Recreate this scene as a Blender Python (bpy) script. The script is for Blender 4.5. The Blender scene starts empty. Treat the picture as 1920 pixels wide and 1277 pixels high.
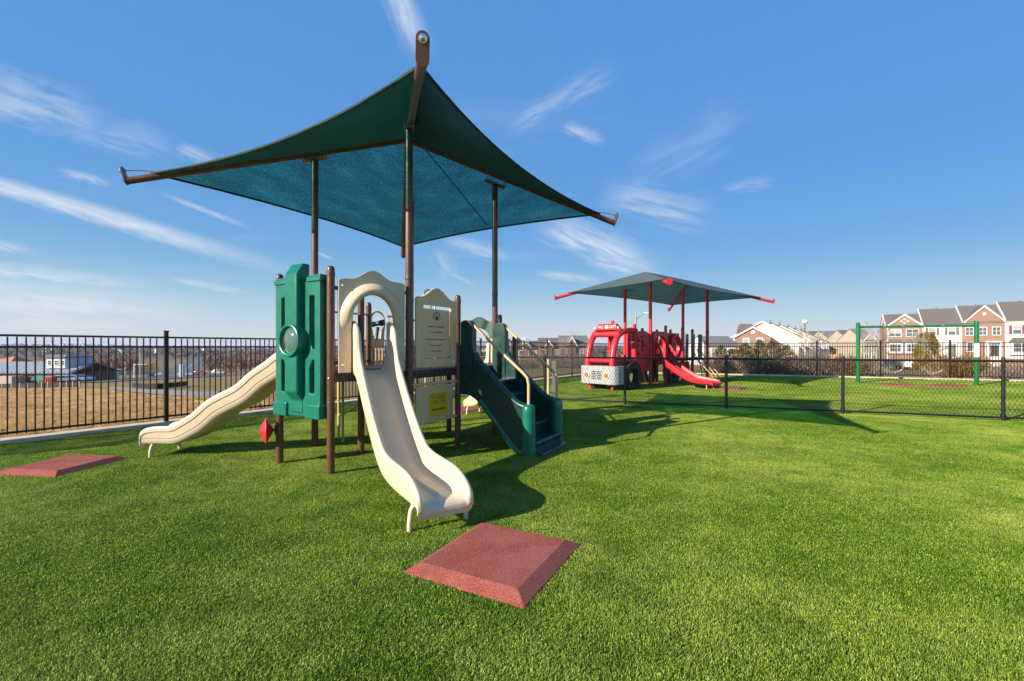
import bpy, bmesh, math, random
import numpy as np
from mathutils import Vector, Matrix
from mathutils.geometry import tessellate_polygon

random.seed(7)
RNG = np.random.default_rng(11)
scene = bpy.context.scene
COL = scene.collection

# ------------------------------------------------------------------ camera
cam_data = bpy.data.cameras.new('camera')
cam = bpy.data.objects.new('camera', cam_data)
COL.objects.link(cam)
cam.location = (0, 0, 1.5)
cam.rotation_euler = (math.radians(90), 0, 0)
cam_data.sensor_width = 36.0
cam_data.lens = 16.0
cam_data.shift_y = 11.5 / 1920
cam_data.clip_start = 0.05
cam_data.clip_end = 20000
scene.camera = cam

# ------------------------------------------------------------------ sun, exposure
SUN_EL = math.radians(24.0)
SUN_DIR = Vector((-0.848, -0.53, 0)).normalized()          # towards the sun, on plan
TO_SUN = Vector((SUN_DIR.x * math.cos(SUN_EL), SUN_DIR.y * math.cos(SUN_EL), math.sin(SUN_EL)))
sun_data = bpy.data.lights.new('sun', 'SUN')
sun_data.energy = 4.6
sun_data.angle = math.radians(0.53)
sun_data.color = (1.0, 0.90, 0.76)
sun = bpy.data.objects.new('sun', sun_data)
COL.objects.link(sun)
sun.rotation_euler = TO_SUN.to_track_quat('Z', 'Y').to_euler()
sun.location = TO_SUN * 60
vs = scene.view_settings
vs.view_transform = 'Standard'
vs.look = 'None'
vs.exposure = 0.9
vs.gamma = 1.0
vs.use_curve_mapping = False
scene.render.engine = 'CYCLES'
scene.cycles.use_denoising = True
scene.cycles.denoising_prefilter = 'NONE'
scene.cycles.max_bounces = 5
scene.cycles.diffuse_bounces = 2
scene.cycles.transparent_max_bounces = 12
scene.cycles.sample_clamp_indirect = 6

# ------------------------------------------------------------------ world: sky with cirrus and vapour trails
world = bpy.data.worlds.new('World')
scene.world = world
world.use_nodes = True
WT = world.node_tree
WT.nodes.clear()


def wnode(kind, **kw):
    n = WT.nodes.new(kind)
    for k, v in kw.items():
        setattr(n, k, v)
    return n


def wmath(op, a, b=None, c=None, clamp=False):
    n = wnode('ShaderNodeMath', operation=op, use_clamp=clamp)
    for i, x in enumerate((a, b, c)):
        if x is None:
            continue
        if isinstance(x, (int, float)):
            n.inputs[i].default_value = x
        else:
            WT.links.new(x, n.inputs[i])
    return n.outputs[0]


def wsmooth(x, lo, hi):
    n = wnode('ShaderNodeMapRange', interpolation_type='SMOOTHSTEP')
    WT.links.new(x, n.inputs[0])
    n.inputs[1].default_value = lo
    n.inputs[2].default_value = hi
    n.inputs[3].default_value = 0.0
    n.inputs[4].default_value = 1.0
    return n.outputs[0]


sky = wnode('ShaderNodeTexSky', sky_type='NISHITA')
sky.sun_disc = False
sky.sun_elevation = SUN_EL
sky.sun_rotation = math.atan2(SUN_DIR.x, SUN_DIR.y)
sky.altitude = 100
sky.air_density = 1.0
sky.dust_density = 0.3
sky.ozone_density = 2.0
tc = wnode('ShaderNodeTexCoord')
sep = wnode('ShaderNodeSeparateXYZ')
WT.links.new(tc.outputs['Generated'], sep.inputs[0])
dx, dy, dz = sep.outputs
ysafe = wmath('MAXIMUM', dy, 0.08)
U = wmath('DIVIDE', dx, ysafe)
W = wmath('DIVIDE', dz, ysafe)
front = wsmooth(dy, 0.1, 0.25)
comb = wnode('ShaderNodeCombineXYZ')
WT.links.new(U, comb.inputs[0])
WT.links.new(W, comb.inputs[1])


def wnoise(vec, scale, detail=6, rough=0.6, sx=1, sy=1, rot=0.0, off=0.0):
    m = wnode('ShaderNodeMapping')
    WT.links.new(vec, m.inputs[0])
    m.inputs['Scale'].default_value = (sx, sy, 1)
    m.inputs['Rotation'].default_value = (0, 0, rot)
    m.inputs['Location'].default_value = (off, off * 0.7, off * 0.3)
    n = wnode('ShaderNodeTexNoise')
    WT.links.new(m.outputs[0], n.inputs['Vector'])
    n.inputs['Scale'].default_value = scale
    n.inputs['Detail'].default_value = detail
    n.inputs['Roughness'].default_value = rough
    return n.outputs[0]


fine = wnoise(comb.outputs[0], 26, 7, 0.65)
warp = wnoise(comb.outputs[0], 5, 4, 0.55, off=3.1)
warp_c = wmath('SUBTRACT', warp, 0.5)
fine_c = wmath('SUBTRACT', fine, 0.5)
# x0,y0,x1,y1 (azimuth/elevation tangents, in 1/853), half width, strength, raggedness
TRAILS = [
    (-330, 252, 600, 524, 16, 0.84, 0.32), (700, -130, 800, 128, 25, 0.70, 0.5), (292, 358, 480, 432, 5, 0.46, 0.5),
    (100, 316, 220, 350, 8, 0.42, 0.8), (325, 272, 408, 306, 12, 0.46, 0.9), (-330, 520, 470, 600, 34, 0.62, 0.7),
    (-280, 478, 360, 542, 15, 0.48, 0.8), (990, 404, 1260, 516, 30, 0.62, 1.3), (1110, 356, 1360, 404, 32, 0.36, 1.3),
    (1045, 234, 1142, 268, 12, 0.42, 0.8), (920, 262, 1175, 114, 22, 0.26, 1.2), (995, 511, 1145, 530, 7, 0.52, 0.7),
    (815, 442, 975, 490, 13, 0.38, 1.1), (-90, 150, 240, 250, 44, 0.36, 1.6), (-90, 440, 80, 478, 9, 0.42, 0.8),
    (300, 518, 480, 553, 6, 0.36, 0.9), (1345, 356, 1465, 336, 10, 0.20, 1.2), (1150, 350, 1440, 180, 40, 0.12, 1.3),
    (150, 228, 350, 290, 30, 0.20, 1.6), (-330, 584, 400, 620, 26, 0.48, 0.7), (584, 470, 630, 488, 3, 0.42, 0.4),
    (1060, 462, 1260, 516, 20, 0.50, 1.4), (815, 460, 855, 528, 16, 0.22, 1.4), (830, 505, 900, 540, 3, 0.30, 0.5)]
acc = None
for ti, (x0, y0, x1, y1, hw, st, rag) in enumerate(TRAILS):
    u0, w0 = (x0 - 960) / 853, (650 - y0) / 853
    u1, w1 = (x1 - 960) / 853, (650 - y1) / 853
    L = math.hypot(u1 - u0, w1 - w0)
    cx, cy = (u1 - u0) / L, (w1 - w0) / L
    pu = wmath('SUBTRACT', U, u0)
    pw = wmath('SUBTRACT', W, w0)
    al = wmath('ADD', wmath('MULTIPLY', pu, cx), wmath('MULTIPLY', pw, cy))
    pe = wmath('ADD', wmath('MULTIPLY', pu, -cy), wmath('MULTIPLY', pw, cx))
    h = hw / 853
    # fibres drawn out along the trail, a little oblique to it
    fc = wnode('ShaderNodeCombineXYZ')
    WT.links.new(wmath('MULTIPLY', wmath('ADD', al, wmath('MULTIPLY', pe, 1.6)), 0.30 / h), fc.inputs[0])
    WT.links.new(wmath('MULTIPLY', pe, 1.9 / h), fc.inputs[1])
    fc.inputs[2].default_value = ti * 3.7
    fb = wnode('ShaderNodeTexNoise')
    WT.links.new(fc.outputs[0], fb.inputs['Vector'])
    fb.inputs['Scale'].default_value = 1.0
    fb.inputs['Detail'].default_value = 7
    fb.inputs['Roughness'].default_value = 0.62
    fbc = wmath('SUBTRACT', fb.outputs[0], 0.5)
    pe = wmath('ADD', pe, wmath('MULTIPLY', warp_c, h * 1.5 * rag))
    pe = wmath('ADD', pe, wmath('MULTIPLY', fbc, h * 2.2 * rag))
    core = wmath('SUBTRACT', 1.0, wsmooth(wmath('ABSOLUTE', pe), 0.0, 1.55 * h))
    ends = wmath('MULTIPLY', wsmooth(al, 0.0, 0.35 * L), wmath('SUBTRACT', 1.0, wsmooth(al, 0.60 * L, 1.0 * L)))
    tex = wmath('MULTIPLY_ADD', fbc, 2.6 * min(1.3, rag + 0.2), 0.72, clamp=True)
    m = wmath('MULTIPLY', wmath('MULTIPLY', core, ends), wmath('MULTIPLY', tex, st * 1.1))
    acc = m if acc is None else wmath('MAXIMUM', acc, m)
acc = wmath('MULTIPLY', acc, front)
# faint cirrus everywhere on the dome
zs = wmath('ADD', wmath('MAXIMUM', dz, 0.0), 0.12)
c2 = wnode('ShaderNodeCombineXYZ')
WT.links.new(wmath('DIVIDE', dx, zs), c2.inputs[0])
WT.links.new(wmath('DIVIDE', dy, zs), c2.inputs[1])
cir = wnoise(c2.outputs[0], 1.1, 8, 0.62, sx=0.5, sy=1.6, rot=0.9)
cirm = wmath('MULTIPLY', wsmooth(cir, 0.54, 0.86), 0.20)
veil = wmath('MULTIPLY', wmath('SUBTRACT', 1.0, wsmooth(dz, 0.0, 0.22)), 0.10)
acc = wmath('MAXIMUM', acc, cirm)
up = wsmooth(dz, -0.01, 0.02)
acc = wmath('MULTIPLY', acc, up, clamp=True)
# even out the sky's range the way the photograph's exposure blend does, everywhere alike: keep its hue, level its blue
ssep = wnode('ShaderNodeSeparateColor')
WT.links.new(sky.outputs[0], ssep.inputs[0])
sr, sg, sb = ssep.outputs
sbs = wmath('MAXIMUM', sb, 0.02)
SKY_LEVEL = 3.9
scomb = wnode('ShaderNodeCombineColor')
WT.links.new(wmath('MULTIPLY', wmath('POWER', wmath('DIVIDE', sr, sbs), 1.75), SKY_LEVEL * 0.92), scomb.inputs[0])
WT.links.new(wmath('MULTIPLY', wmath('POWER', wmath('DIVIDE', sg, sbs), 1.38), SKY_LEVEL * 0.92), scomb.inputs[1])
WT.links.new(wmath('MULTIPLY', wmath('POWER', wmath('MULTIPLY', sbs, 0.25), 0.12), SKY_LEVEL), scomb.inputs[2])
hmix = wnode('ShaderNodeMix', data_type='RGBA')
WT.links.new(wmath('MULTIPLY', wmath('SUBTRACT', 1.0, wsmooth(dz, -0.02, 0.20)), 0.80), hmix.inputs['Factor'])
WT.links.new(scomb.outputs[0], hmix.inputs[6])
hmix.inputs[7].default_value = (2.45, 3.10, 3.95, 1)
mixc = wnode('ShaderNodeMix', data_type='RGBA')
WT.links.new(acc, mixc.inputs['Factor'])
WT.links.new(hmix.outputs[2], mixc.inputs[6])
mixc.inputs[7].default_value = (4.5, 4.6, 4.95, 1)
bg = wnode('ShaderNodeBackground')
bg.inputs['Strength'].default_value = 0.10
WT.links.new(mixc.outputs[2], bg.inputs['Color'])
wo = wnode('ShaderNodeOutputWorld')
WT.links.new(bg.outputs[0], wo.inputs['Surface'])

# ------------------------------------------------------------------ materials


class Nodes:
    def __init__(self, name):
        self.m = bpy.data.materials.new(name)
        self.m.use_nodes = True
        self.t = self.m.node_tree
        self.b = self.t.nodes['Principled BSDF']
        self.o = self.t.nodes['Material Output']

    def n(self, kind, **kw):
        x = self.t.nodes.new(kind)
        for k, v in kw.items():
            setattr(x, k, v)
        return x

    def l(self, a, b):
        self.t.links.new(a, b)

    def pos(self, space='Object'):
        return self.n('ShaderNodeTexCoord').outputs[space]

    def noise(self, vec, scale, detail=4, rough=0.6, stretch=None):
        if stretch:
            mp = self.n('ShaderNodeMapping')
            self.l(vec, mp.inputs[0])
            mp.inputs['Scale'].default_value = stretch
            vec = mp.outputs[0]
        x = self.n('ShaderNodeTexNoise')
        self.l(vec, x.inputs['Vector'])
        x.inputs['Scale'].default_value = scale
        x.inputs['Detail'].default_value = detail
        x.inputs['Roughness'].default_value = rough
        return x.outputs[0]

    def ramp(self, fac, stops):
        r = self.n('ShaderNodeValToRGB')
        e = r.color_ramp.elements
        while len(e) < len(stops):
            e.new(0.5)
        for el, (p, c) in zip(e, stops):
            el.position = p
            el.color = (*c, 1) if len(c) == 3 else c
        self.l(fac, r.inputs[0])
        return r.outputs[0]

    def bump(self, h, strength, dist=0.01):
        b = self.n('ShaderNodeBump')
        b.inputs['Strength'].default_value = strength
        b.inputs['Distance'].default_value = dist
        self.l(h, b.inputs['Height'])
        self.l(b.outputs[0], self.b.inputs['Normal'])

    def mixc(self, fac, a, b):
        x = self.n('ShaderNodeMix', data_type='RGBA')
        if isinstance(fac, (int, float)):
            x.inputs[0].default_value = fac
        else:
            self.l(fac, x.inputs[0])
        for i, c in ((6, a), (7, b)):
            if isinstance(c, tuple):
                x.inputs[i].default_value = (*c, 1)
            else:
                self.l(c, x.inputs[i])
        return x.outputs[2]


def sc_(c, k):
    return tuple(min(1.0, x * k) for x in c)


def plain(name, base, rough=0.5, var=0.12, scale=6.0, spec=0.5, metallic=0.0, bump=0.0, bscale=60.0, dirt=None):
    q = Nodes(name)
    p = q.pos()
    nz = q.noise(p, scale, 5, 0.65)
    c = q.ramp(nz, [(0.25, sc_(base, 1 - var)), (0.55, base), (0.8, sc_(base, 1 + var))])
    if dirt:
        dn = q.noise(p, 2.3, 8, 0.7)
        f = q.ramp(dn, [(0.5, (0, 0, 0)), (0.75, (dirt[1],) * 3)])
        c = q.mixc(f, c, dirt[0])
    q.l(c, q.b.inputs['Base Color'])
    rr = q.ramp(q.noise(p, scale * 2.7, 4), [(0.3, (max(0.02, rough - 0.08),) * 3), (0.7, (min(1, rough + 0.08),) * 3)])
    q.l(rr, q.b.inputs['Roughness'])
    q.b.inputs['Metallic'].default_value = metallic
    q.b.inputs['Specular IOR Level'].default_value = spec
    if bump:
        q.bump(q.noise(p, bscale, 5), bump, 0.004)
    return q.m


M = {}
M['tan'] = plain('tan_plastic', (0.70, 0.56, 0.38), 0.40, 0.05, 3, bump=0.15, bscale=220, dirt=((0.52, 0.37, 0.21), 0.42))
M['tan_panel'] = plain('tan_sheet', (0.80, 0.50, 0.25), 0.45, 0.04, 3, bump=0.1, bscale=260)
M['tan_tube'] = plain('tan_powder_coat', (0.62, 0.44, 0.20), 0.35, 0.05, 8)
M['brown'] = plain('brown_powder_coat', (0.125, 0.052, 0.026), 0.33, 0.10, 5, dirt=((0.20, 0.12, 0.08), 0.35))
M['bolt'] = plain('zinc_bolt', (0.75, 0.74, 0.72), 0.25, 0.05, 20, metallic=1.0)
M['green'] = plain('green_plastic', (0.004, 0.150, 0.098), 0.32, 0.08, 3, bump=0.12, bscale=240, dirt=((0.015, 0.17, 0.12), 0.2))
M['dkgreen'] = plain('dark_green_plastic', (0.003, 0.048, 0.038), 0.30, 0.08, 3, bump=0.1, bscale=240, dirt=((0.012, 0.065, 0.052), 0.3))
M['swinggreen'] = plain('green_gloss_paint', (0.004, 0.150, 0.045), 0.28, 0.06, 5)
M['red'] = plain('red_plastic', (0.62, 0.022, 0.030), 0.38, 0.06, 3, bump=0.1, bscale=200, dirt=((0.70, 0.07, 0.07), 0.35))
M['black'] = plain('black_powder_coat', (0.012, 0.010, 0.009), 0.38, 0.15, 10)
M['saddle'] = plain('saddle_brown', (0.24, 0.13, 0.06), 0.4)
M['black_metal'] = plain('black_vinyl', (0.014, 0.014, 0.015), 0.35, 0.15, 10)
M['deck'] = plain('deck_vinyl', (0.060, 0.036, 0.030), 0.6, 0.15, 20, bump=0.5, bscale=90)
M['dark'] = plain('near_black', (0.02, 0.02, 0.02), 0.7)  # one plain near-black colour for decks, slots, wires and pipes
M['yellow'] = plain('yellow_sheet', (0.86, 0.50, 0.01), 0.5, 0.05, 10)
M['ink'] = plain('dark_ink', (0.06, 0.045, 0.03), 0.6)
M['silt'] = plain('black_geotextile', (0.006, 0.006, 0.007), 0.8)
M['white'] = plain('white_paint', (0.80, 0.78, 0.74), 0.5, 0.04, 4)
M['orange_lens'] = plain('orange_lens', (0.85, 0.16, 0.02), 0.2, 0.05, 30)
M['rubber'] = plain('black_rubber', (0.020, 0.020, 0.022), 0.75, 0.2, 20, bump=0.3, bscale=60)
M['grey_metal'] = plain('grey_steel', (0.36, 0.37, 0.38), 0.4, 0.08, 8, metallic=0.6)
M['slate_pad'] = plain('weathered_pad', (0.20, 0.17, 0.14), 0.6, 0.12, 9)


def rubber_mat():
    q = Nodes('red_rubber_tile')
    p = q.pos('Object')
    a = q.noise(p, 120, 4, 0.85)
    b = q.noise(p, 5, 6, 0.7)
    c = q.ramp(a, [(0.36, (0.11, 0.020, 0.016)), (0.5, (0.315, 0.068, 0.048)), (0.64, (0.56, 0.17, 0.12))])
    w = q.ramp(b, [(0.35, (0, 0, 0)), (0.72, (0.6, 0.6, 0.6))])
    c = q.mixc(w, c, (0.36, 0.15, 0.12))
    st = q.ramp(q.noise(p, 1.7, 7, 0.75), [(0.30, (0.45, 0.45, 0.45)), (0.48, (0, 0, 0))])
    c = q.mixc(st, c, (0.17, 0.05, 0.04))
    q.l(c, q.b.inputs['Base Color'])
    q.b.inputs['Roughness'].default_value = 0.9
    q.b.inputs['Specular IOR Level'].default_value = 0.2
    q.bump(q.noise(p, 330, 3), 0.8, 0.006)
    return q.m


M['mat'] = rubber_mat()


def fabric(name, dark, light, trans, hole, edge):
    """knitted shade cloth: diffuse + translucent with a fine open weave"""
    q = Nodes(name)
    t = q.t
    t.nodes.remove(q.b)
    uv = q.n('ShaderNodeAttribute', attribute_name='weave').outputs['Vector']
    w1 = q.noise(uv, 1.0, 5, 0.75, stretch=(3.5, 60, 1))
    w2 = q.noise(uv, 1.0, 3, 0.75, stretch=(150, 150, 1))
    big = q.noise(uv, 1.0, 4, 0.6, stretch=(0.9, 2.6, 1))
    grain = q.noise(uv, 1.0, 4, 0.8, stretch=(26, 70, 1))
    mm = q.n('ShaderNodeMath', operation='MULTIPLY_ADD')
    q.l(w1, mm.inputs[0]); mm.inputs[1].default_value = 0.35; q.l(grain, mm.inputs[2])
    s = q.n('ShaderNodeMath', operation='MULTIPLY_ADD')
    q.l(big, s.inputs[0]); s.inputs[1].default_value = 0.45; q.l(mm.outputs[0], s.inputs[2])
    col = q.ramp(s.outputs[0], [(0.66, dark), (1.0, light)])
    d = q.n('ShaderNodeBsdfDiffuse'); q.l(col, d.inputs[0])
    tr = q.n('ShaderNodeBsdfTranslucent')
    hs = q.n('ShaderNodeMix', data_type='RGBA'); hs.inputs[0].default_value = 0.5
    q.l(col, hs.inputs[6]); hs.inputs[7].default_value = (*trans, 1)
    q.l(hs.outputs[2], tr.inputs[0])
    m1 = q.n('ShaderNodeMixShader'); m1.inputs[0].default_value = edge
    q.l(d.outputs[0], m1.inputs[1]); q.l(tr.outputs[0], m1.inputs[2])
    gl = q.n('ShaderNodeBsdfGlossy'); gl.inputs['Roughness'].default_value = 0.45; gl.inputs[0].default_value = (0.5, 0.6, 0.6, 1)
    mg = q.n('ShaderNodeMixShader'); mg.inputs[0].default_value = 0.05
    q.l(m1.outputs[0], mg.inputs[1]); q.l(gl.outputs[0], mg.inputs[2])
    tp = q.n('ShaderNodeBsdfTransparent'); tp.inputs[0].default_value = (0.24, 0.70, 0.60, 1)
    # an open knit closes up when looked at along the cloth
    lw = q.n('ShaderNodeLayerWeight'); lw.inputs[0].default_value = 0.5
    fc = q.ramp(lw.outputs['Facing'], [(0.0, (1, 1, 1)), (0.45, (0.85, 0.85, 0.85)), (0.80, (0, 0, 0))])
    hr = q.ramp(s.outputs[0], [(0.64, (hole * 0.45,) * 3), (0.90, (hole * 0.9,) * 3), (1.05, (hole * 1.9,) * 3)])
    hm = q.n('ShaderNodeMath', operation='MULTIPLY'); q.l(hr, hm.inputs[0]); q.l(fc, hm.inputs[1])
    m2 = q.n('ShaderNodeMixShader')
    q.l(hm.outputs[0], m2.inputs[0]); q.l(mg.outputs[0], m2.inputs[1]); q.l(tp.outputs[0], m2.inputs[2])
    q.l(m2.outputs[0], q.o.inputs['Surface'])
    return q.m


M['cloth'] = fabric('green_shade_cloth', (0.003, 0.030, 0.024), (0.012, 0.085, 0.068), (0.006, 0.09, 0.085), 0.34, 0.11)
M['cloth2'] = fabric('sunlit_shade_cloth', (0.055, 0.085, 0.085), (0.125, 0.165, 0.17), (0.04, 0.14, 0.13), 0.20, 0.22)  # same cloth as above, its sunlit top painted in as a paler, greyer colour
M['hem'] = plain('cloth_hem', (0.006, 0.030, 0.022), 0.8, 0.2, 30)


def diamond_plate():
    q = Nodes('diamond_plate_print')
    p = q.pos()
    mp = q.n('ShaderNodeMapping'); q.l(p, mp.inputs[0])
    mp.inputs['Rotation'].default_value = (0.6, 0.8, 0.4)
    v = q.n('ShaderNodeTexChecker'); q.l(mp.outputs[0], v.inputs[0]); v.inputs['Scale'].default_value = 16
    nz = q.noise(p, 40, 3)
    c = q.ramp(nz, [(0.3, (0.20, 0.20, 0.20)), (0.5, (0.50, 0.49, 0.48)), (0.75, (0.66, 0.65, 0.63))])
    c2 = q.mixc(0.6, c, (0.24, 0.24, 0.24))
    q.l(q.mixc(v.outputs[1], c, c2), q.b.inputs['Base Color'])
    q.b.inputs['Roughness'].default_value = 0.4
    return q.m


M['plate'] = diamond_plate()


def turf_mats():
    q = Nodes('turf_blades')
    sh = q.n('ShaderNodeAttribute', attribute_name='shade').outputs['Fac']
    g = q.n('ShaderNodeNewGeometry').outputs['Position']
    big = q.noise(g, 0.42, 6, 0.68)
    mid = q.noise(g, 2.2, 6, 0.7)
    fibre = q.noise(g, 45, 3, 0.8)
    c = q.ramp(sh, [(0.0, (0.040, 0.125, 0.006)), (0.40, (0.155, 0.315, 0.012)), (0.75, (0.37, 0.50, 0.035)), (1.0, (0.68, 0.68, 0.20))])
    lite = q.ramp(big, [(0.43, (0, 0, 0)), (0.62, (0.8, 0.8, 0.8))])
    c = q.mixc(lite, c, (0.50, 0.57, 0.10))
    drk = q.ramp(mid, [(0.30, (0.65, 0.65, 0.65)), (0.56, (0, 0, 0))])
    c = q.mixc(drk, c, (0.055, 0.165, 0.006))
    spk = q.ramp(fibre, [(0.34, (0.7, 0.7, 0.7)), (0.48, (0, 0, 0))])
    c = q.mixc(spk, c, (0.035, 0.11, 0.005))
    q.l(c, q.b.inputs['Base Color'])
    q.b.inputs['Roughness'].default_value = 0.55
    q.b.inputs['Specular IOR Level'].default_value = 0.22
    tr = q.n('ShaderNodeBsdfTranslucent'); q.l(c, tr.inputs[0])
    mx = q.n('ShaderNodeMixShader'); mx.inputs[0].default_value = 0.28
    q.l(q.b.outputs[0], mx.inputs[1]); q.l(tr.outputs[0], mx.inputs[2])
    q.l(mx.outputs[0], q.o.inputs['Surface'])
    r = Nodes('turf_backing')
    g = r.n('ShaderNodeNewGeometry').outputs['Position']
    a = r.noise(g, 120, 4, 0.7)
    c = r.ramp(a, [(0.3, (0.020, 0.060, 0.006)), (0.7, (0.09, 0.18, 0.016))])
    r.l(c, r.b.inputs['Base Color'])
    r.b.inputs['Roughness'].default_value = 0.9
    r.bump(a, 0.8, 0.02)
    return q.m, r.m


M['blades'], M['turf'] = turf_mats()


def dirt_mat():
    q = Nodes('bare_dirt_with_straw')
    g = q.n('ShaderNodeNewGeometry').outputs['Position']
    a = q.noise(g, 0.35, 8, 0.7)
    b = q.noise(g, 7, 6, 0.75)
    c = q.ramp(a, [(0.34, (0.24, 0.095, 0.030)), (0.5, (0.44, 0.235, 0.085)), (0.66, (0.60, 0.38, 0.15))])
    s = q.ramp(b, [(0.40, (0.0, 0.0, 0.0)), (0.62, (0.6, 0.6, 0.6))])
    c = q.mixc(s, c, (0.62, 0.43, 0.19))
    k = q.ramp(q.noise(g, 1.6, 7, 0.8), [(0.27, (0.85, 0.85, 0.85)), (0.38, (0, 0, 0))])
    c = q.mixc(k, c, (0.07, 0.03, 0.014))
    q.l(c, q.b.inputs['Base Color'])
    q.b.inputs['Roughness'].default_value = 0.95
    q.b.inputs['Specular IOR Level'].default_value = 0.1
    q.bump(b, 1.0, 0.10)
    return q.m


M['dirt'] = dirt_mat()


def ground_mat():
    q = Nodes('winter_ground')
    g = q.n('ShaderNodeNewGeometry').outputs['Position']
    a = q.noise(g, 0.012, 8, 0.65)
    b = q.noise(g, 0.25, 6, 0.7)
    c = q.ramp(a, [(0.35, (0.20, 0.135, 0.065)), (0.55, (0.29, 0.20, 0.10)), (0.7, (0.20, 0.125, 0.07))])
    s = q.ramp(b, [(0.35, (0, 0, 0)), (0.7, (0.6, 0.6, 0.6))])
    c = q.mixc(s, c, (0.32, 0.245, 0.12))
    dist = q.n('ShaderNodeVectorMath', operation='LENGTH'); q.l(g, dist.inputs[0])
    mr = q.n('ShaderNodeMapRange'); q.l(dist.outputs['Value'], mr.inputs[0])
    mr.inputs[1].default_value = 350; mr.inputs[2].default_value = 700
    wood = q.ramp(q.noise(g, 0.02, 7, 0.75), [(0.3, (0.09, 0.068, 0.058)), (0.55, (0.15, 0.11, 0.09)), (0.75, (0.22, 0.17, 0.13))])
    c = q.mixc(mr.outputs[0], c, wood)
    q.l(c, q.b.inputs['Base Color'])
    q.b.inputs['Roughness'].default_value = 1.0
    q.b.inputs['Specular IOR Level'].default_value = 0.0
    q.bump(b, 0.6, 0.3)
    return q.m


M['ground'] = ground_mat()
M['asphalt'] = plain('asphalt', (0.13, 0.13, 0.135), 0.9, 0.2, 0.4, spec=0.2, bump=0.3, bscale=3)
M['paint_line'] = plain('road_paint', (0.62, 0.60, 0.52), 0.7, 0.1, 1)
M['concrete'] = plain('concrete', (0.62, 0.50, 0.37), 0.85, 0.14, 4, spec=0.2, bump=0.4, bscale=50)


def brick_mat(name, c1, c2, mortar):
    q = Nodes(name)
    p = q.pos('Object')
    b = q.n('ShaderNodeTexBrick')
    mp = q.n('ShaderNodeMapping'); q.l(p, mp.inputs[0])
    mp.inputs['Rotation'].default_value = (math.radians(90), 0, 0)
    q.l(mp.outputs[0], b.inputs['Vector'])
    b.inputs['Color1'].default_value = (*c1, 1)
    b.inputs['Color2'].default_value = (*c2, 1)
    b.inputs['Mortar'].default_value = (*mortar, 1)
    b.inputs['Scale'].default_value = 2.0
    b.inputs['Mortar Size'].default_value = 0.012
    nz = q.noise(p, 0.8, 5)
    c = q.mixc(q.ramp(nz, [(0.3, (0, 0, 0)), (0.8, (0.4, 0.4, 0.4))]), b.outputs[0], c2)
    q.l(c, q.b.inputs['Base Color'])
    q.b.inputs['Roughness'].default_value = 0.9
    return q.m


M['brick'] = brick_mat('orange_brick', (0.235, 0.118, 0.075), (0.31, 0.17, 0.108), (0.40, 0.33, 0.26))
M['brick_dark'] = brick_mat('brown_brick', (0.17, 0.075, 0.05), (0.24, 0.11, 0.07), (0.28, 0.22, 0.18))


def siding_mat(name, base):
    q = Nodes(name)
    p = q.pos('Object')
    w = q.n('ShaderNodeTexWave'); w.bands_direction = 'Z'
    q.l(p, w.inputs['Vector'])
    w.inputs['Scale'].default_value = 2.6
    w.wave_profile = 'SAW'
    c = q.mixc(q.noise(p, 0.7, 5), sc_(base, 0.92), base)
    q.l(c, q.b.inputs['Base Color'])
    q.b.inputs['Roughness'].default_value = 0.6
    q.bump(w.outputs[0], 0.5, 0.03)
    return q.m


M['siding'] = siding_mat('white_siding', (0.76, 0.74, 0.69))
M['siding_tan'] = siding_mat('tan_siding', (0.48, 0.41, 0.31))
M['siding_blue'] = siding_mat('pale_blue_siding', (0.52, 0.55, 0.60))


def shingle_mat(name, base):
    q = Nodes(name)
    p = q.pos('Object')
    a = q.noise(p, 1.0, 5, 0.7, stretch=(1.4, 6, 6))
    b = q.noise(p, 14, 4, 0.7)
    c = q.ramp(a, [(0.3, sc_(base, 0.75)), (0.6, base), (0.8, sc_(base, 1.25))])
    c = q.mixc(q.ramp(b, [(0.4, (0, 0, 0)), (0.7, (0.3, 0.3, 0.3))]), c, sc_(base, 1.4))
    q.l(c, q.b.inputs['Base Color'])
    q.b.inputs['Roughness'].default_value = 0.92
    return q.m


M['shingle'] = shingle_mat('brown_grey_shingle', (0.135, 0.115, 0.098))
M['shingle_grey'] = shingle_mat('grey_shingle', (0.165, 0.16, 0.16))
M['roof_orange'] = shingle_mat('orange_roof', (0.55, 0.20, 0.075))
M['roof_metal'] = plain('standing_seam_metal', (0.085, 0.10, 0.14), 0.5, 0.08, 0.6)
M['roof_seam'] = plain('pale_roof_seam', (0.55, 0.58, 0.62), 0.5, 0.08, 0.6)
M['swing_belt'] = plain('grey_belt', (0.42, 0.42, 0.42), 0.6)
M['tan_line'] = plain('tan_parting_line', (0.30, 0.21, 0.12), 0.6)
M['barrier_grey'] = plain('grey_silt_cloth', (0.13, 0.13, 0.14), 0.9)
M['glass'] = plain('window_glass', (0.10, 0.11, 0.13), 0.08, 0.2, 1.5, spec=0.8)
M['blind'] = plain('window_blind', (0.36, 0.36, 0.35), 0.3, 0.1, 1.5)
M['trim'] = plain('white_trim', (0.80, 0.78, 0.74), 0.5, 0.03, 2)
M['shutter_green'] = plain('green_shutter', (0.12, 0.15, 0.12), 0.6)
M['shutter_red'] = plain('red_shutter', (0.22, 0.035, 0.04), 0.6)
M['shutter_blue'] = plain('blue_shutter', (0.20, 0.23, 0.29), 0.6)
M['door'] = plain('dark_door', (0.05, 0.05, 0.055), 0.4)
M['awning'] = plain('green_awning', (0.01, 0.16, 0.11), 0.7)
M['brickred'] = plain('red_brown_wall', (0.15, 0.05, 0.04), 0.9, 0.15, 1)
M['beige'] = plain('beige_block', (0.42, 0.36, 0.28), 0.9, 0.1, 1)
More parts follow.
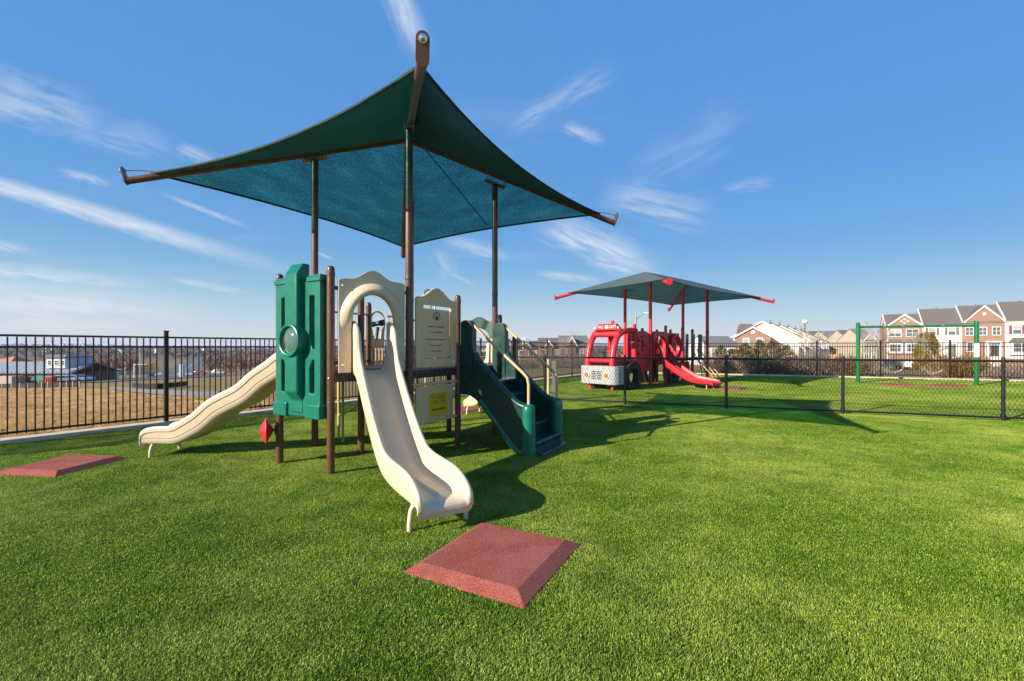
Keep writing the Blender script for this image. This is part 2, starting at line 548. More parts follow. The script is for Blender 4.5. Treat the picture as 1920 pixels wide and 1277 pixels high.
M['dumpster'] = plain('orange_red_paint', (0.62, 0.085, 0.035), 0.6, 0.1, 1)
M['signal'] = plain('signal_yellow', (0.80, 0.42, 0.02), 0.5, 0.05, 3)
M['navy'] = plain('navy_sign', (0.02, 0.05, 0.13), 0.4)
M['signgrey'] = plain('sign_grey', (0.46, 0.49, 0.53), 0.5)
M['lamp_white'] = plain('lamp_white', (0.85, 0.85, 0.83), 0.3)
M['wood_pole'] = plain('pale_pole', (0.62, 0.46, 0.27), 0.8, 0.1, 3)
M['bark'] = plain('bare_twigs', (0.34, 0.25, 0.175), 0.95, 0.25, 2, spec=0.1)
M['bark_grey'] = plain('grey_bark', (0.36, 0.30, 0.24), 0.95, 0.25, 4, spec=0.1)
M['twig_red'] = plain('reddish_twigs', (0.30, 0.165, 0.105), 0.95, 0.25, 0.08, spec=0.1)


def leaf_mat(name, a, b, c):
    q = Nodes(name)
    g = q.n('ShaderNodeNewGeometry').outputs['Position']
    nz = q.noise(g, 5, 4, 0.7)
    col = q.ramp(nz, [(0.3, a), (0.5, b), (0.72, c)])
    q.l(col, q.b.inputs['Base Color'])
    q.b.inputs['Roughness'].default_value = 0.7
    q.b.inputs['Specular IOR Level'].default_value = 0.2
    tr = q.n('ShaderNodeBsdfTranslucent'); q.l(col, tr.inputs[0])
    mx = q.n('ShaderNodeMixShader'); mx.inputs[0].default_value = 0.2
    q.l(q.b.outputs[0], mx.inputs[1]); q.l(tr.outputs[0], mx.inputs[2])
    q.l(mx.outputs[0], q.o.inputs['Surface'])
    return q.m


M['juniper'] = leaf_mat('winter_juniper', (0.13, 0.095, 0.035), (0.22, 0.165, 0.06), (0.33, 0.24, 0.10))
M['arbor'] = leaf_mat('arborvitae', (0.12, 0.095, 0.012), (0.27, 0.20, 0.02), (0.38, 0.28, 0.04))
M['drygrass'] = leaf_mat('dry_ornamental_grass', (0.28, 0.15, 0.04), (0.45, 0.26, 0.07), (0.55, 0.36, 0.13))
M['farwood'] = leaf_mat('far_wood', (0.12, 0.088, 0.074), (0.175, 0.128, 0.105), (0.22, 0.165, 0.14))
M['russet'] = leaf_mat('russet_shrub', (0.11, 0.05, 0.03), (0.20, 0.10, 0.06), (0.28, 0.16, 0.10))


def car_paint(name, c):
    return plain(name, c, 0.22, 0.03, 1, spec=0.6)


CARCOL = {'white': car_paint('white_car_paint', (0.78, 0.78, 0.78)), 'dark': car_paint('dark_car_paint', (0.03, 0.035, 0.045)),
          'silver': car_paint('silver_car_paint', (0.45, 0.47, 0.50)), 'red': car_paint('red_car_paint', (0.45, 0.03, 0.03)),
          'blue': car_paint('blue_car_paint', (0.06, 0.12, 0.25)), 'yellow': car_paint('yellow_van_paint', (0.80, 0.38, 0.03))}
# ------------------------------------------------------------------ mesh helpers


def V(*a):
    return Vector(a)


class MB:
    """collects faces of one mesh"""

    def __init__(self):
        self.v, self.f, self.mi = [], [], []
        self.cur = 0

    def add(self, vs, fs):
        o = len(self.v)
        self.v += [tuple(p) for p in vs]
        for f in fs:
            self.f.append([i + o for i in f])
            self.mi.append(self.cur)
        return self

    def box(self, c, s, ax=None):
        """centre, full sizes; ax = three axis vectors"""
        c = Vector(c)
        ex, ey, ez = ax if ax else (V(1, 0, 0), V(0, 1, 0), V(0, 0, 1))
        h = [x / 2 for x in s]
        vs = [c + ex * (h[0] * i) + ey * (h[1] * j) + ez * (h[2] * k) for i in (-1, 1) for j in (-1, 1) for k in (-1, 1)]
        return self.add(vs, [(0, 1, 3, 2), (4, 6, 7, 5), (0, 4, 5, 1), (2, 3, 7, 6), (0, 2, 6, 4), (1, 5, 7, 3)])

    def bar(self, a, b, w, h, up=(0, 0, 1)):
        a, b = Vector(a), Vector(b)
        d = (b - a)
        L = d.length
        d.normalize()
        s = d.cross(Vector(up)).normalized()
        u = s.cross(d)
        return self.box((a + b) / 2, (L, w, h), (d, s, u))

    def tube(self, path, r, n=8, cap=True, closed=False):
        path = [Vector(p) for p in path]
        rs = r if isinstance(r, (list, tuple)) else [r] * len(path)
        rings = []
        prev = None
        N = len(path)
        for i, p in enumerate(path):
            if closed:
                t = path[(i + 1) % N] - path[i - 1]
            elif i == 0:
                t = path[1] - path[0]
            elif i == N - 1:
                t = path[-1] - path[-2]
            else:
                t = (path[i + 1] - p).normalized() + (p - path[i - 1]).normalized()
            t.normalize()
            if prev is None:
                a = V(0, 0, 1) if abs(t.z) < 0.9 else V(1, 0, 0)
                s = t.cross(a).normalized()
            else:
                s = (prev - t * prev.dot(t)).normalized()
            prev = s
            u = s.cross(t)
            rings.append([p + (s * math.cos(2 * math.pi * k / n) + u * math.sin(2 * math.pi * k / n)) * rs[i] for k in range(n)])
        return self.loft(rings, True, cap and not closed, closed)

    def loft(self, rings, ring_closed=True, cap=True, closed=False):
        n = len(rings[0])
        vs = [p for r in rings for p in r]
        fs = []
        R = len(rings)
        for i in range(R if closed else R - 1):
            j = (i + 1) % R
            for k in range(n if ring_closed else n - 1):
                l = (k + 1) % n
                fs.append((i * n + k, i * n + l, j * n + l, j * n + k))
        if cap:
            fs.append(tuple(range(n - 1, -1, -1)))
            fs.append(tuple(range((R - 1) * n, R * n)))
        return self.add(vs, fs)

    def lathe(self, prof, c=(0, 0, 0), ax=(0, 0, 1), n=16):
        """prof: (radius, height) pairs along ax"""
        ax = Vector(ax).normalized()
        a = V(1, 0, 0) if abs(ax.x) < 0.9 else V(0, 1, 0)
        s = ax.cross(a).normalized()
        u = ax.cross(s)
        c = Vector(c)
        rings = [[c + ax * h + (s * math.cos(2 * math.pi * k / n) + u * math.sin(2 * math.pi * k / n)) * max(r, 1e-4) for k in range(n)] for r, h in prof]
        return self.loft(rings, True, True)

    def prism(self, poly, o, ex, ey, depth, holes=()):
        """2d polygon (with holes) in frame o,ex,ey pushed along ex x ey by depth (centred)"""
        o, ex, ey = Vector(o), Vector(ex).normalized(), Vector(ey).normalized()
        ez = ex.cross(ey).normalized()
        loops = [list(poly)] + [list(h) for h in holes]

        def area(l):
            return sum(l[i - 1][0] * l[i][1] - l[i][0] * l[i - 1][1] for i in range(len(l)))
        loops = [l if (area(l) > 0) == (i == 0) else l[::-1] for i, l in enumerate(loops)]
        tri = tessellate_polygon([[V(x, y, 0) for x, y in l] for l in loops])
        flat = [p for l in loops for p in l]
        n = len(flat)
        A = [o + ex * x + ey * y + ez * (depth / 2) for x, y in flat]
        B = [o + ex * x + ey * y - ez * (depth / 2) for x, y in flat]
        fs = []
        for t in tri:
            p, q, r = [flat[i] for i in t]
            cr = (q[0] - p[0]) * (r[1] - p[1]) - (q[1] - p[1]) * (r[0] - p[0])
            t = tuple(t) if cr > 0 else tuple(t)[::-1]
            fs.append(t)
            fs.append(tuple(i + n for i in t[::-1]))
        s = 0
        for l in loops:
            m = len(l)
            for i in range(m):
                j = (i + 1) % m
                fs.append((s + i, s + i + n, s + j + n, s + j))
            s += m
        return self.add(A + B, fs)

    def build(self, name, mat, parent=None, smooth=None, bevel=0, seg=2, link=True):
        me = bpy.data.meshes.new(name)
        me.from_pydata(self.v, [], self.f)
        mats = mat if isinstance(mat, (list, tuple)) else [mat]
        for m in mats:
            me.materials.append(M[m] if isinstance(m, str) else m)
        if len(mats) > 1:
            me.polygons.foreach_set('material_index', self.mi)
        if smooth is not None:
            me.polygons.foreach_set('use_smooth', [True] * len(me.polygons))
            if smooth < 180:
                me.set_sharp_from_angle(angle=math.radians(smooth))
        me.update()
        o = bpy.data.objects.new(name, me)
        if link:
            COL.objects.link(o)
        if parent is not None:
            o.parent = parent
        if bevel:
            b = o.modifiers.new('edge', 'BEVEL')
            b.width = bevel
            b.segments = seg
            b.limit_method = 'ANGLE'
            b.angle_limit = math.radians(35)
            b.harden_normals = False
        return o


def tag(o, label=None, cat=None, group=None, kind=None):
    if label: o['label'] = label
    if cat: o['category'] = cat
    if group: o['group'] = group
    if kind: o['kind'] = kind
    return o


def thing(name, label, cat, loc=(0, 0, 0), rz=0.0, group=None):
    o = bpy.data.objects.new(name, None)
    COL.objects.link(o)
    o.location = loc
    o.rotation_euler = (0, 0, rz)
    o.empty_display_size = 0.2
    return tag(o, label, cat, group)


def dup(o, parent=None):
    c = o.copy()
    COL.objects.link(c)
    c.parent = parent
    for ch in o.children:
        dup(ch, c)
    return c


def piece(src, name, loc, parent, rot=None, scale=None):
    """another object sharing src's mesh"""
    c = bpy.data.objects.new(name, src.data)
    COL.objects.link(c)
    c.parent = parent
    c.location = loc
    if rot is not None: c.rotation_euler = rot
    if scale is not None: c.scale = scale
    return c


def arc(cx, cy, r, a0, a1, n, ry=None):
    ry = r if ry is None else ry
    return [(cx + r * math.cos(math.radians(a0 + (a1 - a0) * i / n)), cy + ry * math.sin(math.radians(a0 + (a1 - a0) * i / n))) for i in range(n + 1)]


def rrect(x0, y0, x1, y1, r, n=4):
    return arc(x1 - r, y1 - r, r, 0, 90, n) + arc(x0 + r, y1 - r, r, 90, 180, n) + arc(x0 + r, y0 + r, r, 180, 270, n) + arc(x1 - r, y0 + r, r, 270, 360, n)


def spline(pts, n):
    """smooth curve through 2d/3d points, n samples (Catmull-Rom)"""
    P = np.array(pts, float)
    P = np.vstack([2 * P[0] - P[1], P, 2 * P[-1] - P[-2]])
    out = []
    S = len(pts) - 1
    for i in range(n):
        t = i / (n - 1) * S
        k = min(int(t), S - 1)
        f = t - k
        a, b, c, d = P[k], P[k + 1], P[k + 2], P[k + 3]
        out.append(0.5 * ((2 * b) + (c - a) * f + (2 * a - 5 * b + 4 * c - d) * f ** 2 + (3 * b - a - 3 * c + d) * f ** 3))
    return np.array(out)


# ------------------------------------------------------------------ the lie of the land
FD = V(0.5696, 0.8219, 0).normalized()              # along the near fence
FP = V(-6.61, 8.70, 0)                               # a post of that fence
FN = V(-FD.y, FD.x, 0)                               # outward
CORNER = FP + FD * 21.5
BD = V(0.925, -0.38, 0).normalized()                 # along the far fence
BN = V(0.38, 0.925, 0).normalized()


def height(x, y):
    x = np.asarray(x, float)
    y = np.asarray(y, float)
    dl = (x - FP.x) * FN.x + (y - FP.y) * FN.y
    db = (x - CORNER.x) * BN.x + (y - CORNER.y) * BN.y
    a = np.clip(dl - 0.6, 0, 210) * 0.05
    b = np.clip(db - 0.6, 0, 60) * 0.033
    h = -np.maximum(a, b)
    r = np.hypot(x, y)
    far = np.clip((r - 500) / 2500, 0, 1)
    th = np.arctan2(x, y)
    hills = 6.5 + 7 * np.sin(th * 7.3 + 1) + 5 * np.sin(th * 17 + r / 700) + 3 * np.sin(th * 41 + r / 330)
    h = h * (1 - far) + far * (hills - 9.0) - 0.06
    return h


def hz(x, y):
    return float(height(x, y))


# ------------------------------------------------------------------ ground, turf, fences, mats
def make_terrain():
    radii = np.concatenate([[0.01], np.linspace(2, 60, 30), np.geomspace(64, 9000, 60)])
    na = 288
    th = np.linspace(0, 2 * math.pi, na, endpoint=False)
    R, T = np.meshgrid(radii, th, indexing='ij')
    X, Y = R * np.sin(T), R * np.cos(T)
    Z = height(X, Y)
    vs = np.stack([X, Y, Z], -1).reshape(-1, 3)
    fs = []
    for i in range(len(radii) - 1):
        for j in range(na):
            k = (j + 1) % na
            fs.append((i * na + j, (i + 1) * na + j, (i + 1) * na + k, i * na + k))
    m = MB()
    m.v = [tuple(p) for p in vs]
    m.f = fs
    m.mi = [0] * len(fs)
    # faces point up
    o = m.build('terrain', 'ground', smooth=180)
    o.data.flip_normals() if o.data.polygons[500].normal.z < 0 else None
    tag(o, kind='structure')


make_terrain()


def sheet(name, mat, poly, z=0.0):
    m = MB()
    m.add([(x, y, z) for x, y in poly], [tuple(range(len(poly)))])
    o = m.build(name, mat)
    return tag(o, kind='structure')


BACK_END = CORNER + BD * 34
a0 = FP - FD * 16
sheet('artificial_turf', 'turf', [(a0.x, a0.y), (6, -9), (44, -9), (BACK_END.x + 8, BACK_END.y - 1), (BACK_END.x, BACK_END.y), (CORNER.x, CORNER.y)][::1], 0.0)


def inside(x, y):
    return ((x - FP.x) * FN.x + (y - FP.y) * FN.y < -0.16) and ((x - CORNER.x) * BN.x + (y - CORNER.y) * BN.y < -0.16)


def make_turf():
    """blade patches set out side by side over the whole field"""
    PS, NV, NB = 0.5, 6, 8500
    vs, fs, shade, var = [], [], [], []
    base = 0
    rng = np.random.default_rng(5)
    for k in range(NV):
        n = NB
        x = rng.uniform(-PS / 2 - 0.01, PS / 2 + 0.01, n)
        y = rng.uniform(-PS / 2 - 0.01, PS / 2 + 0.01, n)
        ang = rng.uniform(0, 2 * math.pi, n)
        ln = rng.uniform(0.011, 0.025, n)
        lean = rng.uniform(0.15, 1.0, n)
        la = ang + rng.normal(0, 0.5, n)
        bias = (k - 2.5) * 0.05
        wd = rng.uniform(0.0011, 0.0021, n)
        sx, sy = np.cos(ang + math.pi / 2) * wd, np.sin(ang + math.pi / 2) * wd
        mx = x + np.cos(la) * ln * lean * 0.30 + bias * ln * 0.4
        my = y + np.sin(la) * ln * lean * 0.30
        mz = ln * 0.62
        tx = x + np.cos(la) * ln * lean * 0.85 + bias * ln
        ty = y + np.sin(la) * ln * lean * 0.85
        tz = ln * (1.0 - 0.35 * lean)
        P = np.stack([np.stack([x - sx, y - sy, np.zeros(n)], -1), np.stack([x + sx, y + sy, np.zeros(n)], -1),
                      np.stack([mx - sx, my - sy, mz], -1), np.stack([mx + sx, my + sy, mz], -1), np.stack([tx, ty, tz], -1)], 1)
        vs.append(P.reshape(-1, 3))
        i0 = base + np.arange(n) * 5
        fs.append((i0, n))
        s = np.clip(rng.beta(1.1, 1.5, n) + (rng.random(n) < 0.05) * 0.5, 0, 1)
        shade.append(np.repeat(s, 5))
        var.append(np.full(n * 5, k))
        base += n * 5
    # set-out points
    pts = []
    prng = random.Random(3)
    gx = np.arange(-12, 36, PS)
    gy = np.arange(-1.25, 27, PS)
    for Y in gy:
        for X in gx:
            if abs(X) > 1.28 * Y + 3.2:
                continue
            if inside(X, Y):
                pts.append((X, Y, 0.0))
    NP = len(pts)
    allv = np.vstack(vs + [np.array(pts)])
    me = bpy.data.meshes.new('turf_grass')
    quads, tris = [], []
    for i0, n in fs:
        quads.append(np.stack([i0, i0 + 1, i0 + 3, i0 + 2], -1))
        tris.append(np.stack([i0 + 2, i0 + 3, i0 + 4], -1))
    quads = np.vstack(quads)
    tris = np.vstack(tris)
    nq, nt = len(quads), len(tris)
    me.vertices.add(len(allv))
    me.vertices.foreach_set('co', allv.astype(np.float32).ravel())
    me.loops.add(nq * 4 + nt * 3)
    me.loops.foreach_set('vertex_index', np.concatenate([quads.ravel(), tris.ravel()]).astype(np.int32))
    me.polygons.add(nq + nt)
    me.polygons.foreach_set('loop_start', np.concatenate([np.arange(nq) * 4, nq * 4 + np.arange(nt) * 3]).astype(np.int32))
    me.update(calc_edges=True)
    nb = base

    def attr(name, typ, vals):
        a = me.attributes.new(name, typ, 'POINT')
        a.data.foreach_set('value', vals)
    attr('shade', 'FLOAT', np.concatenate([np.concatenate(shade), np.zeros(NP)]).astype(np.float32))
    attr('variant', 'INT', np.concatenate([np.concatenate(var), np.full(NP, 99)]).astype(np.int32))
    attr('pick', 'INT', np.concatenate([np.zeros(nb), np.array([prng.randrange(NV) for _ in range(NP)])]).astype(np.int32))
    attr('turn', 'FLOAT', np.concatenate([np.zeros(nb), np.array([prng.randrange(4) * math.pi / 2 for _ in range(NP)])]).astype(np.float32))
    me.materials.append(M['blades'])
    o = bpy.data.objects.new('turf_grass', me)
    COL.objects.link(o)
    o.location = (0, 0, 0.003)
    tag(o, 'short green artificial turf blades covering the whole playground', 'turf', kind='stuff')
    g = bpy.data.node_groups.new('turf_layout', 'GeometryNodeTree')
    g.interface.new_socket('Geometry', in_out='INPUT', socket_type='NodeSocketGeometry')
    g.interface.new_socket('Geometry', in_out='OUTPUT', socket_type='NodeSocketGeometry')
    N, L = g.nodes, g.links
    gi, go = N.new('NodeGroupInput'), N.new('NodeGroupOutput')

    def named(nm, typ):
        x = N.new('GeometryNodeInputNamedAttribute')
        x.data_type = typ
        x.inputs['Name'].default_value = nm
        return x.outputs['Attribute']
    join = N.new('GeometryNodeJoinGeometry')

    def split(val):
        s = N.new('GeometryNodeSeparateGeometry')
        s.domain = 'POINT'
        c = N.new('FunctionNodeCompare')
        c.data_type = 'INT'
        c.operation = 'EQUAL'
        L.new(named('variant', 'INT'), c.inputs[2])
        c.inputs[3].default_value = val
        L.new(gi.outputs[0], s.inputs['Geometry'])
        L.new(c.outputs[0], s.inputs['Selection'])
        return s.outputs['Selection']
    for k in range(NV):
        ti = N.new('GeometryNodeGeometryToInstance')
        L.new(split(k), ti.inputs[0])
        L.new(ti.outputs[0], join.inputs[0])
    iop = N.new('GeometryNodeInstanceOnPoints')
    L.new(split(99), iop.inputs['Points'])
    L.new(join.outputs[0], iop.inputs['Instance'])
    iop.inputs['Pick Instance'].default_value = True
    L.new(named('pick', 'INT'), iop.inputs['Instance Index'])
    cx = N.new('ShaderNodeCombineXYZ')
    L.new(named('turn', 'FLOAT'), cx.inputs[2])
    er = N.new('FunctionNodeEulerToRotation')
    L.new(cx.outputs[0], er.inputs[0])
    L.new(er.outputs[0], iop.inputs['Rotation'])
    L.new(iop.outputs[0], go.inputs[0])
    md = o.modifiers.new('layout', 'NODES')
    md.node_group = g
    print('turf patches', NP)


make_turf()


def strip(name, mat, a, b, w, h, z0=0.0, off=0.0, nrm=None):
    d = (b - a).normalized()
    s = V(-d.y, d.x, 0)
    c = (a + b) / 2 + s * off + V(0, 0, z0 + h / 2)
    m = MB().box(c, ((b - a).length, w, h), (d, s, V(0, 0, 1)))
    o = m.build(name, mat, bevel=0.012)
    return tag(o, kind='structure')


strip('kerb', 'concrete', FP - FD * 12, CORNER + FD * 0.2, 0.30, 0.12, -0.05, 0.08)
strip('kerb', 'concrete', CORNER + BD * 0.21, CORNER + BD * 27, 0.30, 0.12, -0.05, 0.08)


def iron_fence(label, p0, d, length, spacing, post_at, H=1.69):
    t = thing('iron_fence', label, 'fence', p0)
    z0 = 0.07
    n = V(-d.y, d.x, 0)
    posts = [s for s in post_at if -0.01 <= s <= length + 0.01]
    ax = (d, n, V(0, 0, 1))
    mp = MB().box((0, 0, (H + 0.10) / 2), (0.064, 0.064, H + 0.10 - 0.006), ax)
    mp.box((0, 0, H + 0.105), (0.076, 0.076, 0.022), ax)
    src = None
    for s in posts:
        if src is None:
            src = mp.build('post', 'black', t, bevel=0.004)
            src.location = d * s
        else:
            q = piece(src, 'post', d * s, t)
            b = q.modifiers.new('edge', 'BEVEL'); b.width = 0.004
    for a, b in zip([0] + posts if posts[0] > 0.05 else posts, posts[(0 if posts[0] > 0.05 else 1):] + [length]):
        if b - a < 0.1:
            continue
        for z, hh in ((H - 0.015, 0.034), (H - 0.195, 0.034), (z0 + 0.10, 0.034)):
            MB().box(d * ((a + b) / 2) + V(0, 0, z), (b - a - 0.066, 0.032, hh), ax).build('rail', 'black', t)
    pk = MB().box((0, 0, 0), (0.018, 0.018, H - 0.035 - z0 - 0.07), ax)
    src = None
    k = 0
    s = 0.05
    zc = (H - 0.035 + z0 + 0.07) / 2
    while s < length:
        if all(abs(s - q) > 0.055 for q in posts):
            if src is None:
                src = pk.build('picket', 'black', t)
                src.location = d * s + V(0, 0, zc)
            else:
                piece(src, 'picket', d * s + V(0, 0, zc), t)
        s += spacing
    return t


iron_fence('black iron picket fence running beside the tan slide and the dirt lot', FP - FD * 4.8, FD, 26.25, 0.1, [2.4 * i for i in range(12)])
iron_fence('black iron picket fence across the back, behind the green swing frame', CORNER, BD, 20.4, 0.1, [0.0 + 2.55 * i for i in range(9)])


def chain_link():
    p0 = V(9.87, 9.14, 0) + V(0.937, -0.349, 0) * 3.2
    p1 = V(-2.95, 13.95, 0)
    d = (p1 - p0)
    L = d.length
    d.normalize()
    n = V(-d.y, d.x, 0)
    t = thing('chain_link_fence', 'low black chain-link fence dividing the two turf play areas', 'fence', p0)
    H = 1.22
    posts = []
    for (x, y) in ((9.87, 9.14), (7.33, 10.07), (5.15, 10.94), (2.91, 11.74)):
        posts.append((V(x, y, 0) - p0).dot(d))
    posts = [posts[0] - 2.6] + posts + [posts[-1] + 2.15, posts[-1] + 4.3, L - 0.05]
    src = None
    for s in posts:
        if s < 0:
            continue
        if src is None:
            m = MB().tube([(0, 0, -0.02), (0, 0, H + 0.02)], 0.033, 12)
            m.lathe([(0.036, 0), (0.036, 0.02), (0.026, 0.045), (0.01, 0.055)], (0, 0, H + 0.02), n=12)
            m.lathe([(0.045, -0.02), (0.045, 0.02)], (0, 0, H - 0.02), n=12)
            m.lathe([(0.045, -0.02), (0.045, 0.02)], (0, 0, 0.12), n=12)
            src = m.build('post', 'black_metal', t, smooth=40)
            src.location = d * s
        else:
            piece(src, 'post', d * s, t)
    for z, r in ((H - 0.01, 0.024), (0.075, 0.022)):
        MB().tube([d * 0.0 + V(0, 0, z), d * L + V(0, 0, z)], r, 10).build('rail', 'black_metal', t, smooth=40)
    # woven diamond mesh
    m = MB()
    pitch = 0.072
    k = 0
    rows = 17
    dz = (H - 0.13) / rows
    s = 0.0
    while s < L - pitch:
        pts = []
        for i in range(rows + 1):
            o_ = (pitch / 2 if i % 2 else 0) + (0)
            pts.append(d * (s + o_) + n * (0.004 if i % 2 else -0.004) + V(0, 0, 0.10 + i * dz))
        m.tube(pts, 0.0034, 3, cap=False)
        pts = []
        for i in range(rows + 1):
            o_ = (-pitch / 2 if i % 2 else 0)
            pts.append(d * (s + o_ + pitch) + n * (-0.004 if i % 2 else 0.004) + V(0, 0, 0.10 + i * dz))
        m.tube(pts, 0.0034, 3, cap=False)
        s += pitch
    tag(m.build('wire_mesh', 'black_metal', t), kind='stuff')
    # gate hardware beside the stair
    g = V(1.05, 12.43, 0) - p0
    MB().tube([g + V(-0.06, -0.05, 0), g + V(-0.06, -0.05, 1.16)], 0.035, 12).build('gate_post', 'tan_tube', t, smooth=40)
    o = MB().prism(rrect(-0.06, 0.25, 0.06, 1.12, 0.05), g + V(0.09, -0.06, 0), (1, 0, 0), (0, 0, 1), 0.05).build('latch_guard', 'slate_pad', t, bevel=0.01)
    return t


chain_link()


def floor_mat(label, corners, group='red rubber landing mats'):
    """bevelled square mat from its four ground corners"""
    c = sum((Vector((*p, 0)) for p in corners), V(0, 0, 0)) / 4
    m = MB()
    n = len(corners)
    low = [V(*p, 0.002) - c for p in corners]
    mid = [V(*p, 0.018) - c for p in corners]
    top = []
    for i in range(n):
        a, b, e = low[i - 1], low[i], low[(i + 1) % n]
        top.append(b + ((a - b).normalized() + (e - b).normalized()) * 0.085 + V(0, 0, 0.063))
    m.loft([low, mid, top], True, True)
    o = m.build('rubber_mat', 'mat', bevel=0.004)
    o.location = (c.x, c.y, 0)
    return tag(o, label, 'mat', group)


def px(x, y):
    return ((x - 960) * 1.5 / (y - 650), 1279.5 / (y - 650))


floor_mat('red rubber mat in front of the big tan slide, nearest the camera', [px(757, 1077), px(983, 1145), px(1088, 1024), px(900, 985)])
floor_mat('red rubber mat at the foot of the wavy tan slide by the iron fence', [(-6.05, 5.30), (-5.20, 5.18), (-5.09, 6.06), (-5.92, 6.18)])
floor_mat('red rubber mat below the curved slide behind the playset', [(-2.1, 10.35), (-1.1, 10.0), (-0.55, 10.75), (-1.55, 11.2)])
floor_mat('red rubber mat at the foot of the red double slide', [px(1330, 731), px(1388, 733), px(1404, 728.6), px(1346, 727.3)])
# ------------------------------------------------------------------ the tan and green playset
PO = V(-1.617, 7.238, 0)
PA = math.radians(-30)
PU, PV = V(math.cos(PA), math.sin(PA), 0), V(-math.sin(PA), math.cos(PA), 0)


def w2l(x, y):
    d = V(x, y, 0) - PO
    return d.dot(PU), d.dot(PV)


play = thing('play_structure', 'tan, green and brown playset with slides beneath the large canopy', 'playset', PO, PA)
DZ = 1.19
A_, B_, N_, G_, R_ = (-0.47, -1.90), (0.51, -1.90), (0.935, -1.04), (0.935, 0.0), (0.935, 1.04)
B2, A2, F_, E_, C_ = (0.50, 1.90), (-0.47, 1.90), (-0.935, 1.04), (-0.935, 0.0), (-0.935, -1.04)
D_, H_ = (0.05, -1.04), (0.07, 0.90)


def post(p, h, r=0.045, name='post', parent=play, mat='brown'):
    m = MB().lathe([(r, -0.05), (r, h - 0.045), (r * 0.97, h - 0.02), (r * 0.8, h - 0.004), (r * 0.45, h + 0.008), (0.004, h + 0.012)], (p[0], p[1], 0), n=20)
    m.lathe([(r + 0.004, 0), (r + 0.004, 0.05)], (p[0], p[1], h - 0.115), n=20)
    o = m.build(name, mat, parent, smooth=40)
    b = MB()
    for z, a in ((DZ - 0.06, 200), (DZ + 0.75, 200), (0.85, 290), (DZ - 0.06, 290)):
        if z < h - 0.2:
            c = V(p[0] + math.cos(math.radians(a)) * r, p[1] + math.sin(math.radians(a)) * r, z)
            b.lathe([(0.009, -0.004), (0.008, 0.005), (0.004, 0.008)], c, (math.cos(math.radians(a)), math.sin(math.radians(a)), 0), n=8)
    if parent is play:
        b.build('bolt', 'bolt', o, smooth=60)
    return o


for p, h in ((A_, 2.42), (B_, 2.44), (D_, 2.42), (G_, 2.26), (E_, 2.24), (H_, 2.0), (A2, 2.1), (B2, 2.1), ((0.56, 2.36), 1.70)):
    post(p, h)

dk = MB().prism([A_, B_, N_, R_, B2, A2, F_, C_], (0, 0, DZ - 0.055), (1, 0, 0), (0, 1, 0), 0.11)
deck = dk.build('deck', 'deck', play, bevel=0.012)
# rows of drain slots in the rim
sl = MB()
for (a, b) in ((N_, G_), (G_, R_), (A_, B_), (B_, N_), (C_, A_)):
    a3, b3 = V(*a, DZ - 0.055), V(*b, DZ - 0.055)
    d = (b3 - a3).normalized()
    for i in range(9):
        sl.box(a3.lerp(b3, (i + 1.0) / 10), (0.022, 0.012, 0.045), (d, d.cross(V(0, 0, 1)), V(0, 0, 1)))
sl.build('slot', 'dark', deck)


def edge_frame(a, b):
    a, b = V(*a, 0), V(*b, 0)
    ex = (b - a).normalized()
    return (a + b) / 2, ex, V(ex.y, -ex.x, 0), (b - a).length      # mid, along, outward (right of a->b), length


# --- green lookout panel between the two front posts
mid, ex, out, Lg = edge_frame(A_, B_)
ey = V(0, 0, 1)
w = 0.425


def slot_l(s):
    """long slot with a splayed foot towards the round window"""
    return [(s * 0.255, 2.16), (s * 0.345, 2.16), (s * 0.345, 1.38), (s * 0.285, 1.38), (s * 0.255, 1.50)]


wing_out = [(-w, 0.66), (w, 0.66), (w, 2.28), (0.2, 2.28), (-0.2, 2.28), (-w, 2.28)]
holes = []
for s in (-1, 1):
    holes.append([(s * 0.225, 2.10), (s * 0.315, 2.10), (s * 0.315, 1.47), (s * 0.285, 1.47), (s * 0.225, 1.60)])
    holes.append([(s * 0.225, 0.95), (s * 0.315, 0.95), (s * 0.315, 1.24), (s * 0.315, 1.34), (s * 0.28, 1.34), (s * 0.225, 1.24)])
pn = MB().prism(wing_out, mid + out * 0.045, ex, ey, 0.10, holes)
gp = pn.build('lookout_panel', 'green', play, bevel=0.016, seg=3)
for s in (-1, 1):
    cp = MB().box(mid + out * 0.045 + ex * (s * 0.315) + V(0, 0, 2.295), (0.255, 0.135, 0.06), (ex, out, ey))
    cp.box(mid + out * 0.045 + ex * (s * 0.315) + V(0, 0, 2.335), (0.225, 0.105, 0.03), (ex, out, ey))
    cp.build('wing_cap', 'green', gp, bevel=0.012)
    sk = MB().box(mid + out * 0.055 + ex * (s * 0.31) + V(0, 0, 0.735), (0.265, 0.14, 0.17), (ex, out, ey))
    sk.build('wing_foot', 'green', gp, bevel=0.014)
# projecting centre column with a sloped top and a sloped toe
prof = [(0.0, 0.64), (0.105, 0.70), (0.105, 0.86), (0.185, 0.96), (0.185, 2.36), (0.10, 2.50), (0.0, 2.50)]
cc = MB().prism(prof, mid, out, ey, 0.235).build('centre_column', 'green', gp, bevel=0.022, seg=3)
wc = mid + out * 0.14 + V(0, 0, 1.575)
rg = MB().lathe([(0.10, -0.12), (0.19, -0.12), (0.20, -0.10), (0.20, 0.055), (0.192, 0.075), (0.18, 0.08), (0.165, 0.075), (0.155, 0.05), (0.155, 0.01)], wc, out, n=40)
ring = rg.build('window_ring', 'green', gp, smooth=35)


